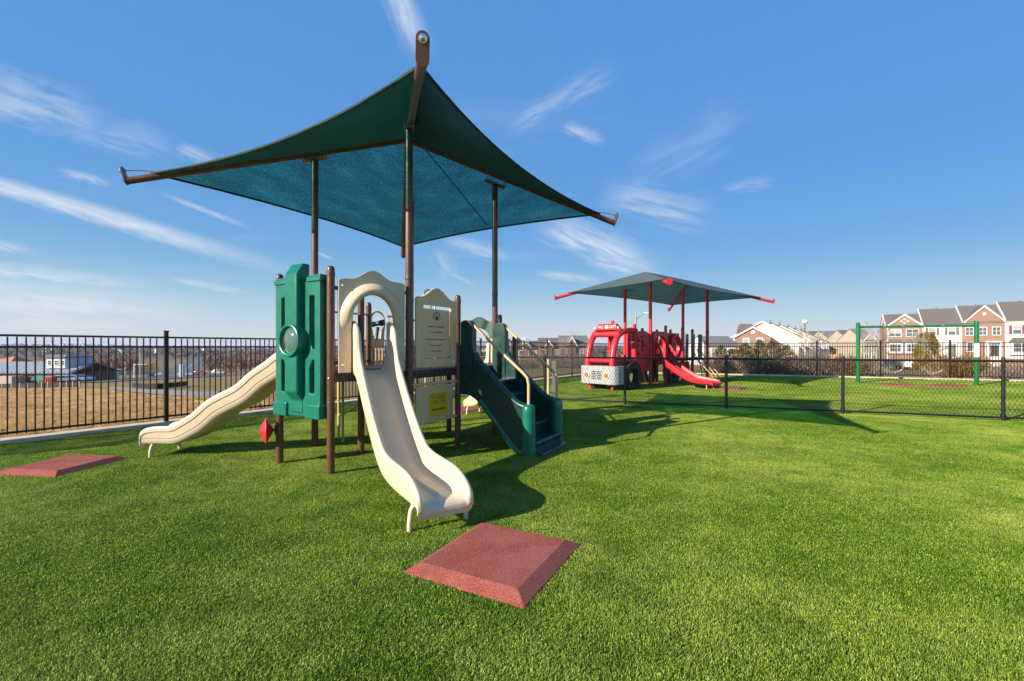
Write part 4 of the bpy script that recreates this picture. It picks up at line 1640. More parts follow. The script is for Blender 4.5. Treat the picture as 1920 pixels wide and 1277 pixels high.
fire = thing('fire_engine_playset', 'red fire-engine playset with double slide beyond the chain-link fence', 'playset', RO, RA)
for p, h in (((-2.25, 0.12), 0.35), ((-2.3, 1.0), 0.35), ((-0.9, 0.12), 2.32), ((-0.95, 1.05), 2.28), ((1.22, 0.05), 2.32), ((1.2, 1.06), 2.25), ((2.3, 1.03), 2.22), ((2.74, 0.12), 2.3),
             ((3.4, 1.0), 2.25), ((-1.6, 0.56), 2.42), ((3.9, 0.25), 2.25)):
    post(p, h, 0.058, parent=fire, mat='red')
RZ = 1.02
MB().prism([(-0.9, 0.05), (3.45, 0.05), (3.45, 1.06), (-0.9, 1.06)], (0, 0, RZ - 0.05), (1, 0, 0), (0, 1, 0), 0.10).build('deck', 'dark', fire, bevel=0.01)
# cab: two moulded side frames
for y in (0.06, 1.08):
    path = spline([(-2.36, 0.82), (-2.33, 1.15), (-2.22, 1.55), (-2.02, 1.86), (-1.70, 2.02), (-1.30, 2.07), (-0.92, 2.07)], 22)
    fr = MB().tube([V(x, y, z) for x, z in path], 0.105, 12).build('cab_frame', 'red', fire, smooth=60)
    MB().tube([V(-2.30, y, 1.02), V(-0.90, y, 1.02)], 0.085, 10).build('cab_sill', 'red', fr, smooth=60)
    MB().tube([V(-1.0, y, 0.60), V(-1.0, y, 2.05)], 0.10, 10).build('cab_pillar', 'red', fr, smooth=60)
    MB().prism([(-2.30, 0.55), (-0.95, 0.55), (-0.95, 1.02), (-2.30, 1.02)], V(0, y, 0), (1, 0, 0), (0, 0, 1), 0.06).build('cab_door', 'red', fr, bevel=0.02)
MB().tube([V(-1.98, 0.0, 1.93), V(-1.98, 1.14, 1.93)], 0.10, 12).build('cab_beam', 'red', fire, smooth=60)
MB().tube([V(-2.32, 0.0, 1.02), V(-2.32, 1.14, 1.02)], 0.07, 12).build('cab_dash', 'red', fire, smooth=60)
MB().prism([(-1.95, 0.02), (-0.9, 0.02), (-0.9, 1.12), (-1.95, 1.12)], (0, 0, 2.09), (1, 0, 0), (0, 1, 0), 0.06).build('cab_roof', 'red', fire, bevel=0.02)
lb = MB().prism([(0.12, 2.08), (1.02, 2.08), (1.0, 2.20), (0.92, 2.30), (0.22, 2.30), (0.14, 2.20)], V(-1.88, 0, 0), (0, 1, 0), (0, 0, 1), 0.22).build('light_bar', 'red', fire, bevel=0.02)


def lettering(txt, size, mat, parent, loc, rot, extrude=0.004):
    cu = bpy.data.curves.new('lettering', 'FONT')
    cu.body = txt
    cu.size = size
    cu.extrude = extrude
    cu.align_x = 'CENTER'
    cu.align_y = 'CENTER'
    tmp = bpy.data.objects.new('lettering_tmp', cu)
    COL.objects.link(tmp)
    dg = bpy.context.evaluated_depsgraph_get()
    me = bpy.data.meshes.new_from_object(tmp.evaluated_get(dg))
    COL.objects.unlink(tmp)
    bpy.data.objects.remove(tmp)
    me.materials.clear()
    me.materials.append(M[mat])
    o = bpy.data.objects.new('lettering', me)
    COL.objects.link(o)
    o.parent = parent
    o.location = loc
    o.rotation_euler = rot
    return o


ROT = (math.radians(90), 0, math.radians(-90))
lettering('FIRE', 0.13, 'white', lb, (-1.996, 0.80, 2.185), ROT)
lettering('DEPT', 0.13, 'white', lb, (-1.996, 0.30, 2.185), ROT)
pl = MB().box((-1.994, 0.55, 2.19), (0.008, 0.12, 0.10)).build('plate', 'white', lb)
for y in (0.10, 1.04):
    MB().box((-1.88, y, 2.16), (0.20, 0.05, 0.07)).build('lamp', 'white', lb, bevel=0.01)
# bumper
bx = arc(-2.42, -0.06, 0.13, 270, 180, 5)
bp = [(-1.95, -0.19)] + [(-2.36, -0.19), (-2.48, -0.13), (-2.53, -0.02)] + [(-2.53, 1.18), (-2.48, 1.28), (-2.36, 1.33), (-1.95, 1.33)]
bumper = MB().prism(bp[::-1], (0, 0, 0.53), (1, 0, 0), (0, 1, 0), 0.62).build('bumper', 'plate', fire, bevel=0.025, seg=3)
gr = MB()
for k in range(5):
    for y in (0.47, 0.70):
        gr.box((-2.532, y, 0.40 + k * 0.062), (0.012, 0.20, 0.028))
gr.build('grille', 'dark', bumper)
for y, mt in ((0.16, 'orange_lens'), (0.98, 'orange_lens')):
    MB().lathe([(0.115, 0), (0.115, 0.03), (0.10, 0.035)], (-2.53, y, 0.53), (-1, 0, 0), n=18).build('headlight', 'white', bumper, smooth=40)
    MB().lathe([(0.09, 0), (0.085, 0.02), (0.03, 0.035)], (-2.566, y, 0.53), (-1, 0, 0), n=18).build('headlight_lens', mt, bumper, smooth=40)
# moulded tyres standing on the turf
for (x, y) in ((-1.45, -0.10), (-1.45, 1.25), (1.9, 1.20), (2.15, 0.30)):
    R1, r1, wd = 0.49, 0.27, 0.26
    prof = [(r1, -wd * 0.42), (r1 + 0.05, -wd * 0.5), (R1 - 0.05, -wd * 0.5), (R1, -wd * 0.38), (R1, wd * 0.38), (R1 - 0.05, wd * 0.5), (r1 + 0.05, wd * 0.5), (r1, wd * 0.42)]
    n = 40
    rings = []
    for i in range(n):
        a = 2 * math.pi * i / n
        rr = 1.0
        rings.append([V(x + r_ * math.cos(a), y + h_, 0.47 + r_ * math.sin(a)) for r_, h_ in prof])
    m = MB().loft(rings, True, False, True)
    tyre = m.build('tyre', 'rubber', fire, smooth=40)
    tr = MB()
    for i in range(34):
        a = 2 * math.pi * i / 34
        ex_, ez_ = V(-math.sin(a), 0, math.cos(a)), V(math.cos(a), 0, math.sin(a))
        for sgn in (-1, 1):
            tr.box(V(x, y + sgn * wd * 0.26, 0.47) + ez_ * R1 + ex_ * (0.02 * sgn), (0.045, wd * 0.46, 0.04), (ex_, V(0, 1, 0), ez_))
    tr.build('tread', 'rubber', tyre)
# climbing wall panel behind the cab (near side) with hand holes
cw = [(-0.84, 0.62), (-0.10, 0.62), (-0.10, 2.0), (-0.30, 2.07), (-0.62, 2.07), (-0.84, 2.0)]
hol = [rrect(-0.62, 1.45, -0.46, 1.75, 0.06), rrect(-0.36, 0.72, -0.24, 0.84, 0.03)]
MB().prism(cw, V(0, 0.06, 0), (1, 0, 0), (0, 0, 1), 0.10, hol).build('climbing_panel', 'red', fire, bevel=0.02)
cg = MB()
for i in range(8):
    cg.lathe([(0.05, 0), (0.045, 0.03), (0.02, 0.05)], (-0.75 + 0.2 * (i % 3), 0.005, 0.75 + 0.16 * i), (0, -1, 0), n=10)
cg.build('hand_hold', 'red', fire, smooth=60)
# far wall panels
for (x0, x1) in ((0.0, 1.15), (1.27, 2.25)):
    o_ = [(x0 + 0.06, 1.05), (x1 - 0.06, 1.05), (x1 - 0.06, 1.95)] + [((x0 + x1) / 2 + (x1 - x0 - 0.12) / 2 * math.cos(t), 1.95 + 0.12 * math.sin(t)) for t in np.linspace(0.2, math.pi - 0.2, 9)] + [(x0 + 0.06, 1.95)]
    MB().prism(o_, V(0, 1.05, 0), (1, 0, 0), (0, 0, 1), 0.06, [rrect((x0 + x1) / 2 - 0.25, 1.4, (x0 + x1) / 2 + 0.25, 1.75, 0.08)]).build('back_panel', 'red', fire, bevel=0.015)
# slide hood with two openings
hd_ = [(0.07, RZ), (0.16, RZ), (0.16, 1.60)] + [(0.60 - 0.44 * math.cos(t), 1.60 + 0.32 * math.sin(t)) for t in np.linspace(0, math.pi, 15)] + [(1.04, RZ), (1.14, RZ), (1.14, 1.92), (0.95, 2.07), (0.25, 2.07), (0.07, 1.92)]
MB().prism(hd_, V(0, 0.0, 0), (1, 0, 0), (0, 0, 1), 0.16).build('slide_hood', 'red', fire, bevel=0.03, seg=3)
for sgn in (0.22, 0.98):
    MB().prism([(0.0, 1.05), (0.42, 1.05), (0.42, 1.25), (0.20, 1.55), (0.05, 1.72), (0.0, 1.70)], V(sgn, -0.08, 0), (0, -1, 0), (0, 0, 1), 0.06, [rrect(0.06, 1.25, 0.20, 1.42, 0.04)]).build('slide_wing', 'red', fire, bevel=0.02)
dp = [(-0.05, 1.04, 0.20), (0.08, 1.03, 0.18), (0.22, 0.94, 0.15), (0.55, 0.72, 0.14), (0.95, 0.46, 0.14), (1.25, 0.31, 0.14), (1.50, 0.25, 0.14), (1.75, 0.235, 0.12), (1.95, 0.23, 0.09), (2.06, 0.20, 0.04), (2.08, 0.16, 0.012)]
dd = V(0.19, -1.95, 0).normalized()
so = V(0.64, -0.02, 0)
lt = V(dd.y, -dd.x, 0)
lgs = []
for s in (-1, 1):
    f = so + dd * 1.85 + lt * (s * 0.36)
    lgs.append([tuple(f + V(0, 0, 0.2)), tuple(f + V(0, 0, 0.13)), tuple(f + V(0, 0, 0.06)), tuple(f + V(0, 0, -0.03))])
slide('double_slide', so, dd, dp, 0.39, 'red', fire, lanes=3, legs=lgs, leg_mat='tan_tube', wall=0.06)
# tunnel hood on the next bay
rings = []
for y, r_ in ((0.08, 0.46), (-0.02, 0.48), (-0.12, 0.46), (-0.14, 0.40), (0.06, 0.39)):
    rings.append([V(1.80 + r_ * math.cos(t) * 0.95, y, 1.50 + r_ * math.sin(t)) for t in np.linspace(0, 2 * math.pi, 28, endpoint=False)])
MB().loft(rings, True, False).build('tunnel_ring', 'red', fire, smooth=50)
MB().prism([(1.28, 1.04), (2.33, 1.04), (2.33, 2.04), (1.28, 2.04)], V(0, 0.07, 0), (1, 0, 0), (0, 0, 1), 0.05, [[(1.80 + 0.38 * math.cos(t), 1.50 + 0.38 * math.sin(t)) for t in np.linspace(0, 2 * math.pi, 24, endpoint=False)]]).build('tunnel_panel', 'red', fire, bevel=0.015)
MB().prism([(1.80 + 0.38 * math.cos(t), 1.50 + 0.38 * math.sin(t)) for t in np.linspace(0, 2 * math.pi, 24, endpoint=False)], V(0, 0.50, 0), (1, 0, 0), (0, 0, 1), 0.03, [rrect(1.62, 1.32, 1.74, 1.44, 0.03), rrect(1.80, 1.5, 1.92, 1.62, 0.03)]).build('tunnel_end', 'red', fire)
# brown uprights of the chain climber bay
for x, y in ((2.86, -0.02), (3.22, -0.12), (3.62, -0.20), (3.95, -0.10)):
    MB().prism(rrect(-0.085, 1.0, 0.085, 2.02, 0.05), V(x, y, 0), (1, 0, 0), (0, 0, 1), 0.06).build('barrier_panel', 'slate_pad', fire, bevel=0.012)
MB().prism([(2.9, 0.9), (3.9, 0.9), (3.9, 1.8), (3.55, 2.06), (3.2, 2.06), (2.9, 1.8)], V(0, 1.02, 0), (1, 0, 0), (0, 0, 1), 0.06, [[(3.4 + 0.3 * math.cos(t), 1.50 + 0.3 * math.sin(t)) for t in np.linspace(0, 2 * math.pi, 20, endpoint=False)]]).build('end_panel', 'red', fire, bevel=0.02)
MB().prism([(2.8, -0.15), (4.2, -0.15), (4.2, 0.9), (2.8, 0.9)], (0, 0, 0.98), (1, 0, 0), (0, 1, 0), 0.10).build('side_deck', 'dark', fire, bevel=0.01)
MB().prism([(2.9, 0.18), (4.0, 0.18), (4.0, 0.85), (2.9, 0.85)], V(0, 0.45, 0), (1, 0, 0), (0, 0, 1), 0.05).build('lower_panel', 'red', fire, bevel=0.02)
for x in (3.0, 3.35, 3.7):
    MB().tube(spline([(x, -0.2, 1.42), (x, -0.34, 1.1), (x, -0.7, 0.66), (x + 0.02, -1.0, 0.30), (x + 0.02, -0.95, 0.05)], 12), 0.020, 8).build('ladder_rail', 'tan_tube', fire, smooth=60)
for k in range(4):
    MB().tube([(2.98, -0.42 - 0.17 * k, 0.98 - 0.21 * k), (3.74, -0.42 - 0.17 * k, 0.98 - 0.21 * k)], 0.016, 8).build('ladder_rung', 'tan_tube', fire, smooth=60)
# pipe barrier and wheel toy on the far side, bolts on the red posts
for x in np.arange(2.45, 3.35, 0.13):
    MB().tube([(x, 1.02, 1.05), (x, 1.02, 1.95)], 0.013, 6).build('bar', 'tan_tube', fire, smooth=60)
MB().tube([(2.35, 1.02, 1.96), (3.36, 1.02, 1.96)], 0.018, 8).build('barrier_rail', 'tan_tube', fire, smooth=60)
sw_ = MB().tube([V(-1.55, 0.80 + 0.17 * math.cos(t), 1.28 + 0.17 * math.sin(t)) for t in np.linspace(0, 2 * math.pi, 20, endpoint=False)], 0.016, 6, closed=True)
sw_.tube([(-1.55, 0.63, 1.28), (-1.55, 0.97, 1.28)], 0.012, 6)
sw_.build('steering_wheel', 'black_metal', fire, smooth=60)
MB().prism([(-1.75, 0.35), (-1.2, 0.35), (-1.2, 0.78), (-1.26, 1.2), (-1.3, 0.80), (-1.75, 0.78)], V(0, 0.56, 0), (1, 0, 0), (0, 0, 1), 0.7).build('cab_bench', 'red', fire, bevel=0.02)
for x in (-1.45, -0.5, 0.6, 1.8):
    MB().box((x, -0.02 if x > 0 else 0.0, RZ - 0.16), (0.5, 0.03, 0.10)).build('name_strip', 'red', fire, bevel=0.008)
# arched climber at the end
for y in (-0.45, 0.30):
    MB().tube([V(x, y, z) for x, z in spline([(4.15, 1.05), (4.45, 0.98), (4.75, 0.70), (4.92, 0.35), (4.97, -0.03)], 14)], 0.021, 8).build('arch_rail', 'tan_tube', fire, smooth=60)
for (x, z) in ((4.45, 0.97), (4.68, 0.78), (4.83, 0.52), (4.93, 0.26)):
    MB().tube([(x, -0.45, z), (x, 0.30, z)], 0.018, 8).build('arch_rung', 'tan_tube', fire, smooth=60)
# canopy of the fire engine
shade2 = thing('shade_canopy', 'grey-green hipped fabric canopy with red posts over the fire-engine playset', 'canopy', RO, RA)
HT = 3.32
T2 = [V(*r2l(x, y), HT) for x, y in ((1.64, 17.06), (4.5, 13.0), (10.6, 18.5), (7.8, 22.6))]
RA_ = V(*r2l(4.89, 16.67), 4.17)
RB_ = V(*r2l(7.37, 18.93), 4.17)
canopy_frame(shade2, [RA_, RA_, RB_, RB_], T2, 0.055, 'red', plate=False)
for ap, tp in zip((RA_, RA_, RB_, RB_), T2):
    d = (tp - ap).normalized()
    s_ = d.cross(V(0, 0, 1)).normalized()
    MB().prism(arc(0, 0.05, 0.085, 0, 180, 8) + arc(0, 0, 0.065, 180, 360, 8), tp + d * 0.015, s_, s_.cross(d), 0.05).build('end_plate', 'red', shade2, bevel=0.006)
f2 = [ap.lerp(tp, 0.86) + V(0, 0, 0.075) for ap, tp in zip((RA_, RA_, RB_, RB_), T2)]
ra, rb = RA_ + V(0, 0, 0.075), RB_ + V(0, 0, 0.075)
cloth(shade2, [(ra, ra.copy(), f2[0], f2[1]), (ra, rb, f2[1], f2[2]), (rb, rb.copy(), f2[2], f2[3]), (rb, ra, f2[3], f2[0])], 'cloth2', 'hem', 0.045, 0.03, hem_r=0.012)
MB().tube([RA_, RB_], 0.055, 12).build('ridge_beam', 'red', shade2, smooth=60)
for (x, y, h) in ((5.14, 16.9, 4.0), (4.46, 17.95, 3.98), (8.07, 18.8, 3.95), (7.42, 19.75, 3.95)):
    q = r2l(x, y)
    o = MB().lathe([(0.062, -0.05), (0.062, h)], (q[0], q[1], 0), n=18).build('column', 'red', shade2, smooth=40)
    MB().lathe([(0.075, 0), (0.075, 0.06)], (q[0], q[1], 2.06), n=18).build('splice_ring', 'red', o, smooth=40)

# ------------------------------------------------------------------ swing frame
SL, SR = V(14.3, 18.8, 0), V(17.86, 17.5, 0)
sw = thing('swing_frame', 'green steel swing frame with two hanging swings near the back fence', 'swing set', (SL + SR) / 2)
c = (SL + SR) / 2
for p in (SL - c, SR - c):
    post((p.x, p.y), 2.49, 0.072, parent=sw, mat='swinggreen')
d = (SR - SL).normalized()
MB().tube([SL - c + V(0, 0, 2.31), SR - c + V(0, 0, 2.31)], 0.045, 14).build('beam', 'swinggreen', sw, smooth=50)
MB().prism(rrect(-0.07, 1.10, 0.07, 1.62, 0.015), SR - c + V(-0.052, -0.056, 0), (0.73, -0.68, 0), (0, 0, 1), 0.006).build('sticker', 'white', sw)


def on_beam(pxx):
    u = (pxx - 960) / 853
    a, b = SL, SR
    t = (u * a.y - a.x) / ((b.x - a.x) - u * (b.y - a.y))
    return a.lerp(b, t) - c


for x0, x1 in ((1657, 1691), (1731, 1767)):
    a, b = on_beam(x0), on_beam(x1)
    g = MB()
    for p in (a, b):
        MB().lathe([(0.055, -0.03), (0.055, 0.03)], p + V(0, 0, 2.31), d, n=14).build('hanger', 'grey_metal', sw, smooth=40)
    e = (b - a).length
    seat = [a.lerp(b, 0.02) + V(0, 0, 0.60), a.lerp(b, 0.10) + V(0, 0, 0.54), a.lerp(b, 0.3) + V(0, 0, 0.49), a.lerp(b, 0.5) + V(0, 0, 0.46), a.lerp(b, 0.7) + V(0, 0, 0.49), a.lerp(b, 0.90) + V(0, 0, 0.54), a.lerp(b, 0.98) + V(0, 0, 0.60)]
    m = MB()
    nn = V(-d.y, d.x, 0)
    sp2 = spline([tuple(p) for p in seat], 18)
    m.loft([[V(*p) + nn * 0.06, V(*p) - nn * 0.06, V(*p) - nn * 0.06 - V(0, 0, 0.012), V(*p) + nn * 0.06 - V(0, 0, 0.012)] for p in sp2], True, True)
    m.build('swing_seat', 'swing_belt', sw, smooth=40)
    for p, q in ((a, seat[0]), (b, seat[-1])):
        top = p + V(0, 0, 2.27)
        ch = MB()
        n_ = 48
        for i in range(n_):
            p0, p1 = top.lerp(q, i / n_), top.lerp(q, (i + 1.15) / n_)
            ax = (d if i % 2 else nn)
            ch.bar(p0, p1, 0.012 if i % 2 else 0.005, 0.005 if i % 2 else 0.012, up=d)
        ch.build('chain', 'grey_metal', sw)


def square(cx, cy, size, ang):
    a = math.radians(ang)
    return [(cx + size / 2 * (sx * math.cos(a) - sy * math.sin(a)), cy + size / 2 * (sx * math.sin(a) + sy * math.cos(a))) for sx, sy in ((-1, -1), (1, -1), (1, 1), (-1, 1))]


floor_mat('red rubber mat under the swing frame, the nearer to its sticker post', square(16.25, 17.0, 1.05, -20))
floor_mat('red rubber mat under the swing frame, the nearer to its plain post', square(14.85, 17.45, 1.05, -20))
# ------------------------------------------------------------------ beyond the fences
def at(pxx, Z):
    """plan point seen at image column pxx (of 1920) at depth Z"""
    return (pxx - 960) / 853 * Z, Z


def zat(y, Z):
    return 1.5 - (y - 650) * Z / 853


def land_sheet(name, mat, fn, nu, nv, lift, rough=0.0, seed=1):
    rng = np.random.default_rng(seed)
    vs, fs = [], []
    for i in range(nu + 1):
        for j in range(nv + 1):
            x, y = fn(i / nu, j / nv)
            r = 0 if i in (0, nu) or j in (0, nv) else rng.normal(0, rough)
            vs.append((x, y, hz(x, y) + lift + r))
    for i in range(nu):
        for j in range(nv):
            k = i * (nv + 1) + j
            fs.append((k, k + 1, k + nv + 2, k + nv + 1))
    m = MB()
    m.add(vs, fs)
    o = m.build(name, mat, smooth=180)
    if o.data.polygons[0].normal.z < 0:
        o.data.flip_normals()
    return tag(o, kind='structure')


def ground_at(pxx, ypx):
    """plan point where the land is seen at this image column and row"""
    zs = np.geomspace(8, 900, 4000)
    X = (pxx - 960) / 853 * zs
    d = (1.5 - (ypx - 650) * zs / 853) - height(X, zs)
    k = int(np.argmax(d < 0)) if (d < 0).any() else len(zs) - 1
    return float(X[k]), float(zs[k])


LOT_EDGE = [ground_at(p, y) for p, y in ((-420, 730), (-200, 729), (0, 728.5), (75, 728), (150, 727.5), (165, 729), (210, 733), (260, 739), (310, 744), (380, 747), (520, 754), (700, 756))]
LOT_E = spline(LOT_EDGE, 181)


def lot(u, v):
    e = LOT_E[int(round(u * 180))]
    # foot of the edge point on the fence
    k = (e[0] - FP.x) * FD.x + (e[1] - FP.y) * FD.y
    p = FP + FD * (-40 + (k + 40) * (0.35 + 0.65 * u) if k > -40 else k) + FN * 0.3
    t = v ** 1.6
    return p.x + (e[0] - p.x) * t, p.y + (e[1] - p.y) * t


land_sheet('dirt_lot', 'dirt', lot, 180, 110, 0.06, 0.03, 2)


def road(name, mat, pts, w, lift, n=60):
    P = spline(pts, n + 1)

    def fn(u, v):
        i = min(int(round(u * n)), n)
        d = P[min(i + 1, n)] - P[max(i - 1, 0)]
        d = d / np.hypot(*d)
        return P[i][0] - d[1] * (v - 0.5) * w, P[i][1] + d[0] * (v - 0.5) * w
    return land_sheet(name, mat, fn, n, 2, lift)


main = [(10, 84), (-42, 104), at(318, 146), at(340, 210), at(362, 320), at(378, 480), at(388, 800), at(395, 1400)]
road('road', 'asphalt', main, 17, 0.10, 90)
cross = [(-330, 140), (-220, 150), at(318, 146), (0, 158), (120, 190)]
road('road', 'asphalt', cross, 14, 0.14, 60)
road('road_markings', 'paint_line', [(x + 0.4, y + 0.3) for x, y in main], 0.35, 0.19, 90)
road('parking_lot', 'asphalt', [(-175, 125), (-100, 108), (-62, 84)], 22, 0.12, 30)


def oriented(loc, yaw_to):
    return math.atan2(yaw_to[1], yaw_to[0])


# --- windows, houses
def window(P, x, z, w, h, y=0.0, shutter=None, pane='glass', arch=False, mull=1):
    """sash window set in the front wall (outside is -y)"""
    fr = MB()
    t = 0.09
    fr.box((x, y - 0.03, z + h / 2 + t / 2), (w + 2 * t, 0.10, t))
    fr.box((x, y - 0.04, z - h / 2 - t / 2), (w + 2 * t + 0.06, 0.14, t))
    for s in (-1, 1):
        fr.box((x + s * (w / 2 + t / 2), y - 0.03, z), (t, 0.10, h))
    fr.box((x, y - 0.035, z), (w, 0.05, 0.055))
    for k in range(1, mull + 1):
        fr.box((x - w / 2 + w * k / (mull + 1), y - 0.030, z), (0.05, 0.04, h))
    o = fr.build('window', 'trim', P)
    MB().box((x, y - 0.015, z + h / 4), (w, 0.02, h / 2)).build('pane', pane, o)
    MB().box((x, y - 0.010, z - h / 4), (w, 0.02, h / 2)).build('pane', 'glass', o)
    if shutter:
        for s in (-1, 1):
            MB().box((x + s * (w / 2 + t + 0.21), y - 0.03, z), (0.36, 0.05, h + 0.1)).build('shutter', shutter, o)
    return o


def gable_roof(P, w, d, eave, ridge, mat, over=0.3, along='x', x0=0.0, y0=0.0, trim=True, th=0.16):
    """pitched roof; ridge runs along x (eaves front/back) or along y (gable to the front)"""
    m = MB()
    if along == 'x':
        a = [(-over, eave - over * (ridge - eave) / (d / 2)), (d / 2, ridge), (d + over, eave - over * (ridge - eave) / (d / 2))]
        poly = a + [(a[2][0], a[2][1] + th), (d / 2, ridge + th * 1.15), (a[0][0], a[0][1] + th)]
        m.prism(poly, (x0 + w / 2, y0, 0), (0, 1, 0), (0, 0, 1), w + 0.1)
        o = m.build('roof', mat, P)
    else:
        k = (ridge - eave) / (w / 2)
        poly = [(-over, eave - over * k), (w / 2, ridge), (w + over, eave - over * k), (w + over, eave - over * k + th), (w / 2, ridge + th * 1.15), (-over, eave - over * k + th)]
        m.prism([(x0 + x, z) for x, z in poly], (0, y0 + d / 2, 0), (1, 0, 0), (0, 0, 1), d)
        o = m.build('roof', mat, P)
        if trim:
            t = MB()
            for s in ((-over, eave - over * k), (w + over, eave - over * k)):
                t.bar((x0 + s[0], y0 - 0.06, s[1] + 0.0), (x0 + w / 2, y0 - 0.06, ridge + 0.0), 0.10, 0.34, up=(0, -1, 0)) if False else t.prism(
                    [(x0 + s[0], s[1] - 0.16), (x0 + s[0], s[1] + 0.13), (x0 + w / 2, ridge + 0.14), (x0 + w / 2, ridge - 0.20)], (0, y0 - 0.05, 0), (1, 0, 0), (0, 0, 1), 0.12)
            t.build('bargeboard', 'trim', P)
    return o


def townhouse(label, x, base, w, eave, ridge, wall, side, style, group='townhouse row on the rise'):
    p = ROW_P + ROW_T * x
    P = thing('townhouse', label, 'house', (p.x, p.y, 0), ROW_YAW, group)
    dep = 9.0
    m = MB().box((w / 2, dep / 2, (eave + base) / 2), (w - 0.01, dep, eave - base))
    m.build('wall', wall, P)
    g = MB().prism([(0, eave), (dep / 2, ridge), (dep, eave)], (0.04, 0, 0), (0, 1, 0), (0, 0, 1), 0.06)
    g.prism([(0, eave), (dep / 2, ridge), (dep, eave)], (w - 0.04, 0, 0), (0, 1, 0), (0, 0, 1), 0.06)
    g.build('gable_wall', 'siding', P)
    gable_roof(P, w, dep, eave, ridge, 'shingle', along='x')
    MB().box((w / 2, -0.14, eave - 0.14), (w, 0.24, 0.22)).build('gutter', 'trim', P)
    rk = MB()
    for (ya, za, yb, zb) in ((-0.35, eave - 0.2, dep / 2, ridge + 0.12),):
        rk.bar((-0.02, ya, za + 0.1), (-0.02, yb, zb), 0.12, 0.34)
    rk.build('rake_board', 'trim', P)
    MB().tube([(w * 0.5, dep * 0.5, ridge), (w * 0.5, dep * 0.5, ridge + 0.35)], 0.06, 6).build('vent_pipe', 'dark', P)
    z2, z1 = base + (eave - base) * 0.78, base + (eave - base) * 0.42
    if style == 'gable':
        cw, ch = w * 0.86, (ridge - eave) * 0.86
        cx = w * 0.52
        fg = MB().prism([(cx - cw / 2, eave - 0.1), (cx + cw / 2, eave - 0.1), (cx, eave + ch)], (0, -0.12, 0), (1, 0, 0), (0, 0, 1), 0.2).build('front_gable', wall, P)
        t = MB()
        for s in (-1, 1):
            t.prism([(cx + s * (cw / 2 + 0.3), eave - 0.32), (cx + s * (cw / 2 + 0.3), eave + 0.0), (cx, eave + ch + 0.30), (cx, eave + ch - 0.05)], (0, -0.30, 0), (1, 0, 0), (0, 0, 1), 0.22)
        t.build('bargeboard', 'trim', P)
        rr = MB()
        for s in (-1, 1):
            rr.prism([(cx + s * (cw / 2 + 0.3), eave + 0.02), (cx + s * (cw / 2 + 0.3), eave + 0.12), (cx, eave + ch + 0.42), (cx, eave + ch + 0.31)], (0, 1.6, 0), (1, 0, 0), (0, 0, 1), 4.0)
        rr.build('gable_roof', 'shingle', P)
        return P, z1, z2, cx, ch
    return P, z1, z2, w / 2, 0


X0, Y0 = at(1660, 90)
ROW_P = V(X0, Y0, 0)
ROW_T = V(0.835, -0.55, 0).normalized()
ROW_YAW = math.atan2(ROW_T.y, ROW_T.x)
ROWW = 5.5
gb = -2.6
# first: brick with four white diamonds
P, z1, z2, cx, ch = townhouse('brick townhouse with four white diamonds in its gable, end of the row', 0, gb, ROWW, 5.65, 7.9, 'brick', 'siding', 'gable')
dm = MB()
for (a, b) in ((0, 0.34), (0, -0.34), (0.48, 0), (-0.48, 0)):
    dm.prism([(cx + a - 0.24, 6.45 + b), (cx + a, 6.45 + b - 0.16), (cx + a + 0.24, 6.45 + b), (cx + a, 6.45 + b + 0.16)], (0, -0.25, 0), (1, 0, 0), (0, 0, 1), 0.06)
dm.build('diamond_tile', 'trim', P)
for x, pn in ((1.45, 'blind'), (4.05, 'glass')):
    window(P, x, 4.15, 1.75, 1.35, pane=pn, mull=1)
    by = MB().prism([(x - 1.15, 0.2), (x + 1.15, 0.2), (x + 1.15, 2.25), (x - 1.15, 2.25)], (0, -0.25, 0), (1, 0, 0), (0, 0, 1), 0.5).build('bay', 'trim', P)
    MB().prism([(x - 1.3, 2.25), (x + 1.3, 2.25), (x + 0.85, 2.95), (x - 0.85, 2.95)], (0, -0.30, 0), (1, 0, 0), (0, 0, 1), 0.6).build('bay_roof', 'shingle', P)
    window(P, x, 1.25, 1.6, 1.4, y=-0.5, mull=2)
for s in (-1,):
    MB().box((0.35, -0.06, 1.5), (0.14, 0.14, 8.0)).build('downpipe', 'trim', P)
sd = MB().prism([(0.3, gb), (3.4, gb), (3.4, 5.2), (1.85, 6.9), (0.3, 5.2)], (-0.10, 0, 0), (0, 1, 0), (0, 0, 1), 0.16).build('side_bay', 'brick', P)
# second: white siding
P, z1, z2, cx, ch = townhouse('white sided townhouse with dark green shutters, second in the row', ROWW, gb, ROWW, 5.7, 8.75, 'siding', 'siding', 'plain')
for x in (1.4, 4.1):
    window(P, x, 4.35, 0.95, 1.35, shutter='shutter_green', pane='blind', mull=0)
window(P, 1.4, 1.45, 0.95, 1.5, shutter='shutter_green', mull=0)
MB().box((4.1, -0.05, 0.75), (1.05, 0.12, 2.2)).build('door', 'shutter_green', P)
MB().prism([(3.3, 2.0), (4.9, 2.0), (4.9, 2.35)] + arc(4.1, 2.35, 0.8, 0, 180, 8, 0.35) + [(3.3, 2.35)], (0, -0.1, 0), (1, 0, 0), (0, 0, 1), 0.2).build('door_hood', 'trim', P)
MB().box((2.75, -0.04, -1.6), (ROWW - 0.02, 0.1, 2.0)).build('plinth', 'brick', P)
